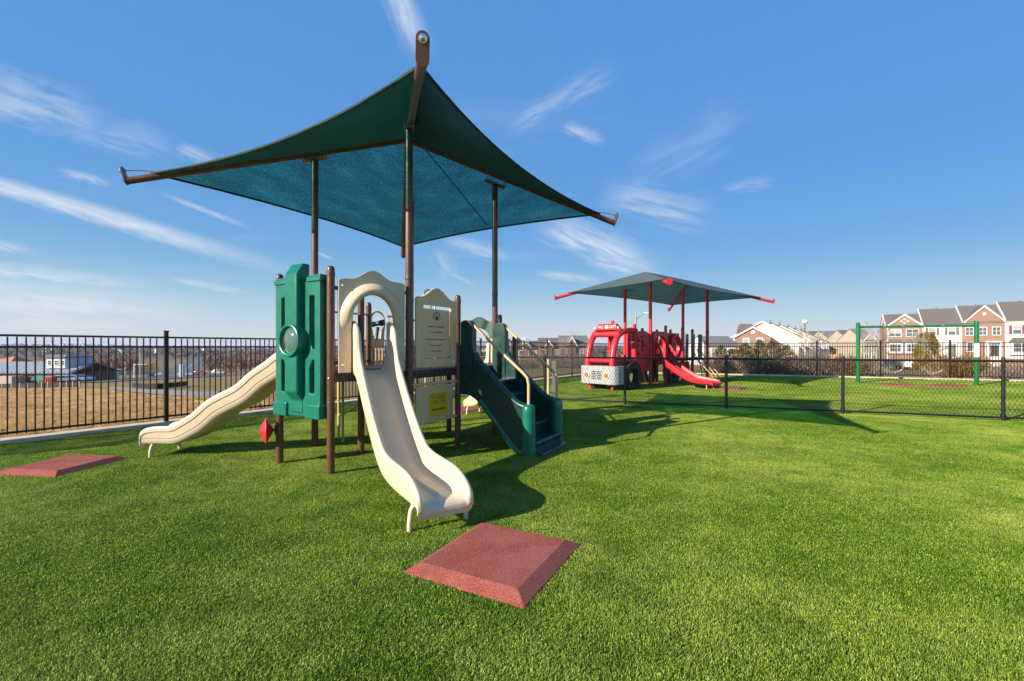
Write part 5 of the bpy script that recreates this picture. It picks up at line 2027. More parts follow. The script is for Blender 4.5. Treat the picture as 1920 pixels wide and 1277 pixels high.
# third: brick with small gable
P, z1, z2, cx, ch = townhouse('brick townhouse with a white doorway and small gable, third in the row', 2 * ROWW, gb, ROWW, 6.1, 9.15, 'brick', 'siding', 'gable')
MB().lathe([(0.26, 0), (0.24, 0.05)], (cx, -0.24, 7.4), (0, -1, 0), n=14).build('gable_vent', 'trim', P)
for x in (0.95, 2.7, 4.45):
    window(P, x, 4.3, 0.95, 1.35, pane='glass', mull=1)
window(P, 1.4, 1.45, 1.5, 1.6, mull=1)
MB().box((4.1, -0.12, 1.05), (2.1, 0.24, 2.9)).build('door_surround', 'trim', P)
MB().box((4.1, -0.27, 0.75), (1.0, 0.06, 2.0)).build('door', 'door', P)
MB().box((4.1, -0.27, 2.0), (1.5, 0.06, 0.26)).build('fanlight', 'glass', P)
stp = MB()
for k in range(6):
    stp.box((4.1, -0.45 - 0.28 * k, -0.5 - 0.22 * k - 1.0), (1.7, 0.28, 2.2))
stp.build('front_steps', 'concrete', P)
# fourth: white with red shutters
P, z1, z2, cx, ch = townhouse('white sided townhouse with red shutters, nearest end of the row in view', 3 * ROWW, gb, ROWW + 0.5, 6.3, 9.6, 'siding', 'siding', 'plain')
for x in (1.5, 4.3):
    window(P, x, 4.5, 1.0, 1.5, shutter='shutter_red', pane='blind', mull=0)
MB().box((1.9, -0.25, 1.2), (2.6, 0.5, 2.3)).build('bay', 'trim', P)
MB().prism([(0.45, 2.35), (3.35, 2.35), (2.8, 3.1), (1.0, 3.1)], (0, -0.32, 0), (1, 0, 0), (0, 0, 1), 0.64).build('bay_roof', 'shingle', P)
window(P, 1.9, 1.35, 1.9, 1.5, y=-0.5, mull=1)
MB().box((4.6, -0.05, 0.75), (1.05, 0.12, 2.2)).build('door', 'door', P)
MB().box((3.0, -0.04, -1.6), (ROWW + 0.4, 0.1, 2.0)).build('plinth', 'brick', P)
P, z1, z2, cx, ch = townhouse('brick townhouse cut off by the picture edge, last in the row', 4 * ROWW + 0.5, gb, ROWW, 6.6, 10.1, 'brick', 'siding', 'gable')
for x in (1.3, 4.0):
    window(P, x, 4.5, 1.2, 1.5, mull=1)

# --- row seen end-on: tall white gable with brick wing
hx, hy = at(1428, 92)
P = thing('gable_house', 'white gabled house end with a brick wing, beside the lamp post', 'house', (hx, hy, 0), math.radians(-24))
W_, D_h = 13.0, 7.0
bz = -4.5
ev, rd = 2.9, 6.55
MB().prism([(-W_ / 2, bz), (W_ / 2, bz), (W_ / 2, ev), (0, rd), (-W_ / 2, ev)], (0, D_h / 2, 0), (1, 0, 0), (0, 0, 1), D_h).build('wall', 'siding', P)
gable_roof(P, W_, D_h, ev, rd, 'shingle', along='y', x0=-W_ / 2, y0=-0.25)
bw = 6.2
bxo = -W_ / 2 + 1.6
MB().prism([(bxo, bz), (bxo + bw, bz), (bxo + bw, 3.55), (bxo + bw / 2, 5.35), (bxo, 3.55)], (0, -1.6, 0), (1, 0, 0), (0, 0, 1), 3.0).build('brick_wing', 'brick', P)
gable_roof(P, bw, 3.4, 3.55, 5.40, 'shingle', along='y', x0=bxo, y0=-3.3, over=0.35)
MB().lathe([(0.36, 0), (0.34, 0.06)], (bxo + bw / 2, -3.13, 4.35), (0, -1, 0), n=16).build('round_vent', 'trim', P)
for x in (bxo + 1.9, bxo + 4.3):
    window(P, x, 2.3, 0.95, 1.7, y=-3.1, shutter='shutter_blue', pane='blind', mull=0)
MB().prism([(bxo + 0.2, 3.3), (bxo + bw / 2, 3.3), (bxo + bw / 2, 6.1), (bxo + 0.9, 6.1)], (0, 1.5, 0), (1, 0, 0), (0, 0, 1), 6).build('back_roof', 'shingle', P)
# the rest of that row, stepping away
for k in range(1, 6):
    px_ = (1446, 1463, 1479, 1493, 1505)[k - 1]
    Zk = 92 + 8.5 * k
    gx, gy = at(px_, Zk)
    pk_y = (606, 609, 612.5, 616, 620)[k - 1]
    rk_ = zat(pk_y, Zk)
    Q = thing('gable_house', ['white gabled unit right behind the end house of the stepped row', 'second white gabled unit back in the stepped row', 'third white gabled unit back in the stepped row',
                              'fourth white gabled unit back in the stepped row', 'last white gabled unit visible in the stepped row'][k - 1], 'house', (gx, gy, 0), math.radians(-24), 'stepped row of white gables')
    MB().prism([(-W_ / 2, bz), (W_ / 2, bz), (W_ / 2, rk_ - 3.6), (0, rk_), (-W_ / 2, rk_ - 3.6)], (0, 3.5, 0), (1, 0, 0), (0, 0, 1), 6.0).build('wall', 'siding', Q)
    gable_roof(Q, W_, 6.6, rk_ - 3.6, rk_, 'shingle', along='y', x0=-W_ / 2, y0=0.3, trim=False)
    MB().box((W_ / 2 + 0.05, 3.5, (rk_ - 3.8 + bz) / 2), (0.14, 5.9, rk_ - 3.8 - bz)).build('brick_front', 'brick_dark', Q)
    MB().tube([(0.2, 3, rk_), (0.2, 3, rk_ + 0.8)], 0.09, 6).build('vent_pipe', 'dark', Q)


# --- plain rows of houses seen over the fence
def row_house(label, pxl, pxr, Z, y_ridge, y_eave, wall, roof, gables=(), wins=True, base=-4.0, yaw=0.0, group=None, dep=9.0):
    xl, _ = at(pxl, Z)
    xr, _ = at(pxr, Z)
    w = xr - xl
    P = thing('row_house', label, 'house', (xl, Z, 0), yaw, group)
    ev, rd = zat(y_eave, Z), zat(y_ridge, Z + dep / 2)
    MB().box((w / 2, dep / 2, (ev + base) / 2), (w, dep, ev - base)).build('wall', wall, P)
    gw = MB()
    for x in (0.05, w - 0.05):
        gw.prism([(0, ev), (dep / 2, rd), (dep, ev)], (x, 0, 0), (0, 1, 0), (0, 0, 1), 0.08)
    gw.build('gable_wall', wall, P)
    gable_roof(P, w, dep, ev, rd, roof, along='x')
    for (gx_, gw_, gh) in gables:
        c_ = at(gx_, Z)[0] - xl
        ww = gw_ * Z / 853
        hh = gh * Z / 853
        MB().prism([(c_ - ww / 2, ev - 1.5), (c_ + ww / 2, ev - 1.5), (c_ + ww / 2, ev), (c_, ev + hh), (c_ - ww / 2, ev)], (0, -0.15, 0), (1, 0, 0), (0, 0, 1), 0.3).build('front_gable', wall, P)
        t = MB()
        for s in (-1, 1):
            t.prism([(c_ + s * (ww / 2 + 0.2), ev - 0.3), (c_ + s * (ww / 2 + 0.2), ev + 0.05), (c_, ev + hh + 0.3), (c_, ev + hh - 0.05)], (0, -0.36, 0), (1, 0, 0), (0, 0, 1), 0.14)
        t.build('bargeboard', 'trim', P)
        rr = MB()
        for s in (-1, 1):
            rr.prism([(c_ + s * (ww / 2 + 0.25), ev + 0.05), (c_ + s * (ww / 2 + 0.25), ev + 0.15), (c_, ev + hh + 0.4), (c_, ev + hh + 0.3)], (0, 1.2, 0), (1, 0, 0), (0, 0, 1), 3.1)
        rr.build('gable_roof', roof, P)
    if wins:
        n = max(2, int(w / 2.6))
        for i in range(n):
            x = w * (i + 0.5) / n
            for z in (ev - 1.3, ev - 3.9):
                if z - 0.8 > base:
                    window(P, x, z, 1.0, 1.5, mull=1, pane='blind' if (i * 7 + int(z * 3)) % 3 else 'glass')
    return P


row_house('brown brick apartment block with a tall white-trimmed gable, beside the fire engine', 1053, 1108, 72, 631, 648, 'brick_dark', 'shingle_grey', [(1072, 15, 15)], group='brick apartments past the fence')
row_house('brown brick apartment block, middle one past the iron fence', 1012, 1054, 76, 635.5, 650, 'brick_dark', 'shingle', [(1029, 13, 9)], group='brick apartments past the fence')
row_house('brown brick apartment block with low roof, next to the brown stair post', 968, 1011, 80, 641, 652, 'brick', 'shingle', [(988, 13, 9)], group='brick apartments past the fence')
row_house('grey roofed house left of the brick-winged house', 1325, 1386, 84, 632, 648, 'siding', 'shingle_grey', wins=True)
row_house('distant tan row house with brown roof past the lamp post', 1530, 1572, 150, 622, 632, 'siding', 'shingle', [(1548, 14, 6)], group='far row houses', base=-5)
row_house('distant tan row house with dark roof and white band', 1553, 1600, 140, 621.5, 635, 'siding_tan', 'shingle_grey', [(1578, 14, 6)], group='far row houses', base=-5)
row_house('distant tan row house with reddish roof seen through the swing post', 1590, 1632, 130, 620, 637, 'siding_tan', 'shingle', [(1601, 13, 7)], group='far row houses', base=-5)
row_house('distant tan gabled house beside the end brick townhouse', 1617, 1645, 118, 618, 638, 'siding_tan', 'shingle_grey', [(1630, 22, 11)], group='far row houses', base=-5)


# --- plants
def bare_tree(name, label, x, y, h, spread, mat, seed, cat='tree', group=None, levels=4, trunk_r=None, z0=None, nbr=4):
    rng = random.Random(seed)
    z0 = hz(x, y) if z0 is None else z0
    P = thing(name, label, cat, (x, y, z0), 0, group)
    tr, cr = MB(), MB()

    def grow(p, d, L, r, lv):
        n = 3
        pts = [p]
        for i in range(n):
            d2 = (d + V(rng.gauss(0, 0.12), rng.gauss(0, 0.12), rng.gauss(0.03, 0.06))).normalized()
            pts.append(pts[-1] + d2 * (L / n))
            d = d2
        (tr if lv == 0 else cr).tube(pts, [r * (1 - 0.5 * i / n) for i in range(n + 1)], 5 if lv < 2 else 3, cap=False)
        if lv >= levels:
            return
        for k in range(nbr if lv else nbr + 1):
            a = rng.uniform(0, 2 * math.pi)
            tilt = rng.uniform(0.35, 0.95) * spread
            nd = (d + V(math.cos(a), math.sin(a), 0) * tilt).normalized()
            s = pts[rng.choice([1, 2, 3, 3])]
            grow(s, nd, L * rng.uniform(0.5, 0.78), max(r * 0.48, 0.008), lv + 1)
    grow(V(0, 0, 0), V(0, 0, 1), h * 0.36, trunk_r or h * 0.02, 0)
    tr.build('trunk', mat, P, smooth=60)
    cr.build('crown', mat, P)
    return P


def twig_shrub(label, x, y, h, w, mat, seed, group='bare shrubs behind the back fence', n=90, cat='shrub', name='bare_shrub'):
    rng = random.Random(seed)
    z0 = hz(x, y)
    m = MB()
    for i in range(n):
        a = rng.uniform(0, 2 * math.pi)
        r0 = rng.uniform(0, 0.25) * w
        p = V(math.cos(a) * r0, math.sin(a) * r0, -0.05)
        lean = V(math.cos(a), math.sin(a), 0) * rng.uniform(0.1, 0.9) * w / h + V(0, 0, 1)
        L = h * rng.uniform(0.55, 1.05)
        q = p + lean.normalized() * L * 0.5 + V(rng.gauss(0, 0.05), rng.gauss(0, 0.05), 0)
        e = q + (lean.normalized() + V(rng.gauss(0, 0.3), rng.gauss(0, 0.3), 0)).normalized() * L * 0.5
        m.tube([p, q, e], [0.014, 0.010, 0.004], 3, cap=False)
        for k in range(4):
            s = q.lerp(e, rng.random())
            m.tube([s, s + V(rng.gauss(0, 0.12), rng.gauss(0, 0.12), rng.uniform(0.05, 0.28)) * h * 0.7], [0.008, 0.004], 3, cap=False)
    o = m.build(name, mat)
    o.location = (x, y, z0)
    return tag(o, label, cat, group)


def leafy(name, label, x, y, h, w, mat, seed, n=2600, shape='cone', size=0.10, cat='shrub', group=None, z0=None):
    """foliage of many small sprays through the crown's volume around a stem"""
    rng = np.random.default_rng(seed)
    z0 = hz(x, y) if z0 is None else z0
    P = thing(name, label, cat, (x, y, z0), 0, group)
    MB().tube([(0, 0, -0.1), (0, 0, h * 0.8)], [0.06, 0.02], 6).build('trunk', 'bark_grey', P)
    t = rng.random(n)
    z = t * h
    if shape == 'cone':
        R = w / 2 * np.clip(np.minimum(1.15 * (1 - t) ** 0.6, 0.55 + t * 2.5), 0.03, 1)
    else:
        R = w / 2 * np.sqrt(np.clip(1 - (2 * t - 0.85) ** 2 * 0.8, 0.02, 1))
    lob = 1 + 0.22 * np.sin(rng.random() * 6 + z * 3.1) + rng.normal(0, 0.10, n)
    a = rng.random(n) * 2 * math.pi
    lob = lob + 0.18 * np.sin(a * 3 + z * 2.0 + seed)
    r = R * np.sqrt(rng.random(n)) ** 0.55 * lob
    c = np.stack([r * np.cos(a), r * np.sin(a), z], -1)
    outw = np.stack([np.cos(a), np.sin(a), np.full(n, 0.9)], -1) + rng.normal(0, 0.45, (n, 3))
    outw /= np.linalg.norm(outw, axis=1)[:, None]
    sd = np.cross(outw, rng.normal(0, 1, (n, 3)))
    sd /= np.linalg.norm(sd, axis=1)[:, None]
    s = size * rng.uniform(0.6, 1.4, n)[:, None]
    p0, p1, p2, p3 = c - outw * s * 0.5, c + sd * s * 0.28, c + outw * s * 0.9, c - sd * s * 0.28
    vs = np.stack([p0, p1, p2, p3], 1).reshape(-1, 3)
    m = MB()
    m.v = [tuple(q) for q in vs]
    m.f = [(4 * i, 4 * i + 1, 4 * i + 2, 4 * i + 3) for i in range(n)]
    m.mi = [0] * n
    m.build('crown', mat, P)
    return P


# behind the back fence, left to right
def behind(pxx, extra):
    """plan point seen at column pxx, `extra` metres past the back fence"""
    u = (pxx - 960) / 853
    t = (CORNER + BN * extra)
    k = (u * t.y - t.x) / (BD.x - u * BD.y)
    p = t + BD * k
    return p.x, p.y


sid = 0
for (pp, ex_, h_, w_, nm) in ((1352, 2.2, 1.9, 1.2, 'spindly juniper behind the fire-engine canopy column'), (1396, 2.0, 2.0, 1.6, 'bushy olive juniper in front of the brick wing'), (1424, 2.6, 2.2, 1.5, 'tall olive juniper below the white gable peak'),
                              (1448, 1.8, 2.1, 1.6, 'dense olive juniper against the white gable wall'), (1474, 2.8, 1.9, 1.5, 'olive juniper just left of the lamp post'), (1374, 3.2, 1.7, 1.3, 'low olive juniper left of the brick wing')):
    sid += 1
    leafy('juniper', nm, *behind(pp, ex_), h_ - 0.22, w_ * 0.85, 'juniper', 40 + sid, 1000, 'cone' if sid % 2 else 'round', 0.12, 'shrub', 'junipers behind the back fence')
for (pp, ex_, h_, w_, mt, nm) in ((1495, 1.6, 1.6, 1.5, 'bark', 'bare brown shrub at the foot of the lamp post'), (1520, 2.0, 1.75, 1.6, 'bark_grey', 'bare grey shrub just right of the lamp post'), (1546, 1.5, 1.5, 1.4, 'bark', 'bare brown shrub beside the yellow van'),
                                  (1590, 1.4, 1.3, 1.3, 'bark', 'bare brown shrub near the plain swing post'), (1410, 1.3, 1.4, 1.6, 'bark', 'bare brown shrub before the brick wing junipers'), (1460, 1.3, 1.2, 1.4, 'twig_red', 'reddish bare shrub under the white gable wall'),
                                  (1640, 3.5, 1.0, 1.4, 'bark_grey', 'bare grey shrub before the end brick townhouse'), (1772, 6.0, 1.0, 1.6, 'bark', 'bare brown shrub before the white townhouse'), (1870, 5.0, 1.0, 2.4, 'bark', 'wide bare brown hedge before the nearest townhouse'),
                                  (1905, 4.6, 1.0, 2.0, 'bark_grey', 'bare grey hedge clump at the picture edge'), (1335, 1.5, 1.5, 1.6, 'bark', 'bare brown shrub behind the red double slide')):
    sid += 1
    twig_shrub(nm, *behind(pp, ex_), h_, w_, mt, 70 + sid)
for (pp, ex_, h_, w_, nm) in ((1600, 1.3, 1.25, 1.3, 'golden dry grass clump beside the plain swing post'), (1805, 1.2, 1.45, 1.5, 'golden dry grass clump beside the sticker swing post'), (1790, 1.9, 1.2, 1.2, 'smaller golden dry grass clump left of the sticker post')):
    sid += 1
    twig_shrub(nm, *behind(pp, ex_), h_, w_, 'drygrass', 70 + sid, 'dry grass clumps', 240, 'grass clump', 'ornamental_grass')
for (pp, Z_, yt, w_, nm) in ((1728, 62, 627, 1.7, 'leftmost narrow golden arborvitae before the brick townhouse'), (1737, 61, 624, 1.9, 'tallest middle arborvitae of the three before the townhouses'), (1747, 60, 625.5, 1.8, 'rightmost narrow arborvitae before the white townhouse')):
    x, y = at(pp, Z_)
    zz = -2.0
    leafy('arborvitae', nm, x, y, zat(yt, Z_) - zz, w_, 'arbor', sid + pp, 4200, 'cone', 0.26, 'tree', 'arborvitae trio', zz)
bare_tree('bare_tree', 'thin bare tree rising behind the brick apartments', *at(1048, 66), 6.2, 0.9, 'bark', 3, levels=4)
bare_tree('bare_tree', 'pale bare sapling right of the lamp post', *behind(1524, 4.5), 4.0, 0.8, 'bark_grey', 8, levels=4, trunk_r=0.06)
bare_tree('bare_tree', 'bare tree before the end brick townhouse', *behind(1652, 12), 4.6, 0.9, 'bark', 9, levels=4)
bare_tree('bare_tree', 'low bare tree beside the arborvitae trio', *behind(1762, 14), 4.4, 1.0, 'bark_grey', 12, levels=4)
bare_tree('bare_tree', 'bare tree in front of the white gabled wall', *at(1478, 74), 6.0, 0.8, 'bark', 15, levels=4, z0=-2.2)
for i, (pp, Z_, h_) in enumerate(((985, 46, 3.4), (1004, 48, 3.2), (1024, 44, 3.4), (1046, 47, 3.2), (1066, 45, 3.3), (1088, 48, 3.3), (900, 60, 3.6), (930, 64, 3.8), (1115, 50, 3.4))):
    x, y = at(pp, Z_)
    twig_shrub(['russet shrub before the lowest apartment roof', 'russet shrub right of the brown stair post', 'russet shrub left of the middle apartment', 'russet shrub under the middle apartment gable', 'russet shrub under the tall white-trimmed gable',
                'russet shrub just left of the fire engine bumper', 'russet shrub seen behind the stair opening', 'russet shrub seen behind the stair head', 'russet shrub seen through the fire engine window'][i], x, y, h_ * 0.5, 2.2, 'twig_red' if i % 2 else 'bark', 200 + i, 'russet shrubs past the iron fence', 110)


# --- lamps
def post_lamp(label, pxx, Z, ytop, mat):
    x, y = at(pxx, Z)
    z0 = hz(x, y)
    P = thing('lamp_post', label, 'lamp post', (x, y, z0))
    H = zat(ytop, Z) - z0
    MB().tube([(0, 0, -0.2), (0, 0, H * 0.80)], [0.13, 0.10], 10).build('pole', mat, P, smooth=50)
    MB().tube([(0, 0, H * 0.79), (0, 0, H)], 0.04, 8).build('neck', 'black_metal', P, smooth=50)
    MB().lathe([(0.05, 0), (0.2, 0.05), (0.26, 0.22), (0.22, 0.32), (0.1, 0.38)], (0, 0, H - 0.05), n=14).build('globe', 'lamp_white', P, smooth=60)


post_lamp('pale pole lamp post with white globe head beyond the back fence', 1509, 46, 606, 'wood_pole')
x, y = at(1192, 48)
P = thing('street_light', 'grey street light with slanted arm behind the red canopy', 'street light', (x, y, hz(x, y)))
zt = zat(592, 48) - hz(x, y)
MB().tube([(0, 0, -0.2), (0, 0, zt)], [0.11, 0.08], 10).build('pole', 'grey_metal', P, smooth=50)
MB().tube([(0, 0, zt - 0.4), (0.5, 0, zt - 0.05), (0.95, 0, zt + 0.32)], 0.04, 8).build('arm', 'grey_metal', P, smooth=50)
MB().prism(rrect(0.85, zt + 0.25, 1.3, zt + 0.37, 0.05), (0, 0, 0), (1, 0, 0), (0, 0, 1), 0.22).build('lamp_head', 'lamp_white', P, bevel=0.02)
x, y = at(984, 58)
P = thing('street_light', 'small street light over the brown stair post', 'street light', (x, y, hz(x, y)))
zt = zat(636, 58) - hz(x, y)
MB().tube([(0.5, 0, -0.2), (0.5, 0, zt)], [0.09, 0.07], 10).build('pole', 'grey_metal', P, smooth=50)
MB().tube([(0.5, 0, zt - 0.1), (0.2, 0, zt + 0.05), (-0.1, 0, zt + 0.08)], 0.035, 8).build('arm', 'grey_metal', P, smooth=50)
MB().prism(rrect(-0.35, zt + 0.02, 0.1, zt + 0.14, 0.05), (0, 0, 0), (1, 0, 0), (0, 0, 1), 0.2).build('lamp_head', 'lamp_white', P, bevel=0.02)


# --- cars
def make_car(label, x, y, yaw, col, van=False, group='parked and passing cars', z=None):
    P = thing('car', label, 'van' if van else 'car', (x, y, (hz(x, y) if z is None else z) + 0.13), yaw, group)
    if van:
        prof = [(-2.4, 0.35), (2.4, 0.35), (2.45, 0.95), (1.9, 1.25), (1.35, 1.95), (-2.3, 2.05), (-2.42, 1.0)]
        win = [(1.25, 1.85), (1.75, 1.28), (-2.1, 1.28), (-2.1, 1.85)]
    else:
        prof = [(-2.2, 0.35), (2.2, 0.35), (2.25, 0.7), (1.95, 0.86), (1.05, 0.95), (0.45, 1.42), (-1.05, 1.46), (-1.75, 1.02), (-2.2, 0.95)]
        win = [(0.9, 0.98), (0.40, 1.36), (-1.0, 1.39), (-1.55, 1.02)]
    MB().prism(prof, (0, 0, 0), (1, 0, 0), (0, 0, 1), 1.72).build('body', CARCOL[col], P, bevel=0.06)
    MB().prism(win, (0, 0, 0), (1, 0, 0), (0, 0, 1), 1.735).build('side_window', 'glass', P)
    for sx in (-1.35, 1.35):
        for sy in (-0.78, 0.78):
            MB().lathe([(0.2, -0.1), (0.33, -0.1), (0.33, 0.1), (0.2, 0.1)], (sx, sy, 0.2), (0, 1, 0), n=14).build('wheel', 'rubber', P, smooth=40)
    return P


def car_at(label, pxx, ypx, Z, yaw, col, van=False):
    x, y = at(pxx, Z)
    make_car(label, x, y, yaw, col, van)


car_at('white car parked below the brick townhouse behind the swings', 1712, 690, 68, 0.75, 'white')
car_at('dark car parked behind the left swing seat', 1672, 690, 70, 0.7, 'dark')
car_at('yellow van behind the fence left of the plain swing post', 1563, 690, 82, 1.0, 'yellow', True)
car_at('dark car beside the yellow van', 1578, 690, 80, 0.3, 'dark')
for i, (pp, Z_, yw, cl, nm) in enumerate(((118, 93, 0.5, 'white', 'white car parked by the orange container'), (135, 94, 0.5, 'white', 'second white car in the parking row'), (152, 97, 0.5, 'silver', 'silver car in the middle of the parking row'),
                                           (168, 100, 0.5, 'dark', 'dark car at the end of the parking row'), (283, 168, -0.8, 'dark', 'dark car on the main road under the signal arm'), (298, 176, -0.8, 'silver', 'silver car following on the main road'),
                                           (375, 165, 0.1, 'red', 'red car past the navy sign'), (410, 158, 0.05, 'silver', 'silver car waiting under the span-wire signals'), (630, 120, 0.0, 'blue', 'blue car seen between the brown playset posts'),
                                           (350, 150, 0.1, 'silver', 'pale car between the grey pylon and the navy sign'), (645, 118, 0.0, 'red', 'red car seen through the playset posts'))):
    car_at(nm, pp, 0, Z_, yw, cl)


# --- restaurant with metal roof, left
bx_, by_ = at(-60, 100)
yawb = math.radians(-4)
P = thing('metal_roof_building', 'long brick building with striped grey metal roof beyond the dirt lot', 'building', (bx_, by_, 0), yawb)
zb_ = -8.5
Lb = (152 + 60) * 100 / 853
rt, re_ = zat(681, 103), zat(699, 99)
MB().box((Lb / 2, 5, (re_ + zb_) / 2), (Lb, 10, re_ - zb_)).build('wall', 'brickred', P)
MB().prism([(-0.6, re_ - 0.2), (5, rt), (10.6, re_ - 0.2), (10.6, re_), (5, rt + 0.25), (-0.6, re_)], (Lb / 2, 0, 0), (0, 1, 0), (0, 0, 1), Lb + 0.6).build('roof', 'roof_metal', P)
rib = None
nr = int(Lb / 0.95)
for i in range(nr):
    x = i * 0.95 + 0.2
    if rib is None:
        rib = MB().bar((0, -0.6, re_ + 0.03), (0, 5, rt + 0.28), 0.40, 0.14).build('seam', 'roof_seam', P)
        rib.location = (x, 0, 0)
    else:
        piece(rib, 'seam', (x, 0, 0), P)
cxb = (82 + 60) * 100 / 853
wt = (128 - 90) * 100 / 853
MB().box((cxb + wt / 2 + 0.8, 4, (zat(684, 100) + zat(672, 100)) / 2), (wt, 6, 2.9)).build('tower', 'siding_blue', P)
MB().prism([(-0.4, 0), (wt + 0.4, 0), (wt - 1, 0.75), (1, 0.75)], (cxb + 0.8, 4, zat(673, 100) + 0.3), (1, 0, 0), (0, 0, 1), 6.8).build('tower_roof', 'roof_metal', P)
for k in range(3):
    window(P, cxb + 1.7 + k * 1.55, zat(680, 100), 0.8, 0.9, y=0.98, mull=0)
MB().prism([(0, 0), (0.1, 0), (-0.9, -1.0), (-1.0, -1.0)], (cxb + 3.4, -0.65, re_ - 0.5), (0, 1, 0), (0, 0, 1), 6.5).build('awning', 'awning', P)
MB().box((cxb + 3.4, -0.05, re_ - 2.4), (6.4, 0.1, 2.2)).build('shopfront', 'glass', P)
mlm = MB()
for k in range(6):
    mlm.box((cxb + 0.3 + k * 1.25, -0.14, re_ - 2.4), (0.1, 0.1, 2.2))
mlm.build('mullion', 'trim', P)
MB().box(((40 + 60) * 100 / 853, -1.6, zat(716, 98)), (4.8, 2.6, 2.6)).build('enclosure', 'beige', P)

x, y = at(0, 135)
P = thing('orange_roof_building', 'orange hip-roofed building behind the metal roof', 'building', (x, y, 0))
z1_, z0_ = zat(669, 135), zat(682, 135)
MB().loft([[V(-5, -3, z0_), V(6, -3, z0_), V(6, 6, z0_), V(-5, 6, z0_)], [V(2.6, 1.2, z1_), V(3.2, 1.2, z1_), V(3.2, 1.8, z1_), V(2.6, 1.8, z1_)]], True, True).build('roof', 'roof_orange', P)
MB().box((0.5, 1.5, (z0_ - 9) / 2), (10, 8, z0_ + 9 - 0.02)).build('wall', 'beige', P)
for pp, yy, Z_, nm in ((80, 677, 118, 'small orange-roofed pavilion left of the blue tower'), (95, 669, 150, 'tiny orange cupola above the blue tower roof')):
    x, y = at(pp, Z_)
    z1_ = zat(yy, Z_)
    P = thing('pavilion', nm, 'pavilion', (x, y, 0))
    MB().loft([[V(-1, -1, z1_ - 0.7), V(1, -1, z1_ - 0.7), V(1, 1, z1_ - 0.7), V(-1, 1, z1_ - 0.7)], [V(-0.05, -0.05, z1_), V(0.05, -0.05, z1_), V(0.05, 0.05, z1_), V(-0.05, 0.05, z1_)]], True, True).build('roof', 'roof_orange', P)
    MB().box((0, 0, z1_ - 4.7), (1.5, 1.5, 8.0)).build('wall', 'beige', P)
x, y = at(96, 90)
P = thing('waste_container', 'orange-red waste container beside the shopfront', 'container', (x, y, hz(x, y)))
MB().prism([(-0.62, 0), (0.62, 0), (0.70, 1.25), (-0.70, 1.25)], (0, 0, 0.1), (1, 0, 0), (0, 0, 1), 1.2).build('bin', 'dumpster', P, bevel=0.03)
MB().box((0, 0, 1.4), (1.5, 1.3, 0.1)).build('lid', 'dumpster', P)
for s in (-0.35, 0, 0.35):
    MB().box((s, -0.66, 0.7), (0.08, 0.10, 1.1)).build('stiffener', 'dumpster', P)

# silt fences
def silt(label, pts, h, mat, posts=True):
    c0 = V(pts[0][0], pts[0][1], 0)
    P = thing('silt_fence', label, 'fence', c0)
    m = MB()
    st_ = MB()
    rng = random.Random(int(h * 100))
    S = spline(pts, 46)
    rings = []
    for p in S:
        z = hz(p[0], p[1]) + 0.05
        hh = h * rng.uniform(0.88, 1.05)
        rings.append([V(p[0], p[1], z) - c0, V(p[0] + 0.03, p[1] + 0.03, z) - c0, V(p[0] + 0.03, p[1] + 0.03, z + hh) - c0, V(p[0], p[1], z + hh) - c0])
    m.loft(rings, True, True)
    m.build('geotextile', mat, P)
    if posts:
        for p in S[::3]:
            z = hz(p[0], p[1])
            MB().box(V(p[0], p[1] - 0.05, z + h * 0.55) - c0, (0.06, 0.05, h * 1.2)).build('stake', 'wood_pole', P)


silt('black silt fence along the top of the dirt lot', [ground_at(-80, 729), ground_at(0, 728), ground_at(60, 727.5), ground_at(105, 727.5), ground_at(150, 727)], 0.55, 'silt')
silt('black silt fence loop below the navy sign', [ground_at(248, 728), ground_at(280, 731), ground_at(318, 729), ground_at(350, 725)], 0.36, 'silt', False)
silt('low grey barrier line crossing below the pylon sign', [ground_at(205, 731), ground_at(255, 737), ground_at(330, 743.5), ground_at(410, 747)], 0.22, 'barrier_grey', False)


# signs, kiosk, signals
def board(label, name, pxl, pxr, yt, yb, Z, mat, legs=True, dep=0.4, stripes=None):
    xl, y = at(pxl, Z)
    xr, _ = at(pxr, Z)
    P = thing(name, label, 'sign', ((xl + xr) / 2, y, 0))
    z1, z0 = zat(yt, Z), zat(yb, Z)
    MB().box((0, 0, (z1 + z0) / 2), (xr - xl, dep, z1 - z0)).build('board', mat, P, bevel=0.03)
    if legs:
        g = hz((xl + xr) / 2, y)
        for s in (-0.35, 0.35):
            MB().box((s * (xr - xl), 0, (z0 + g) / 2 - 0.2), (0.18, 0.18, z0 - g + 0.4)).build('leg', 'grey_metal', P)
    if stripes:
        for k, mt in enumerate(stripes):
            MB().box((0, -dep / 2 - 0.02, z1 - (z1 - z0) * (k + 0.5) / len(stripes)), ((xr - xl) * 0.9, 0.03, (z1 - z0) / len(stripes) * 0.6)).build('sign_band', mt, P)


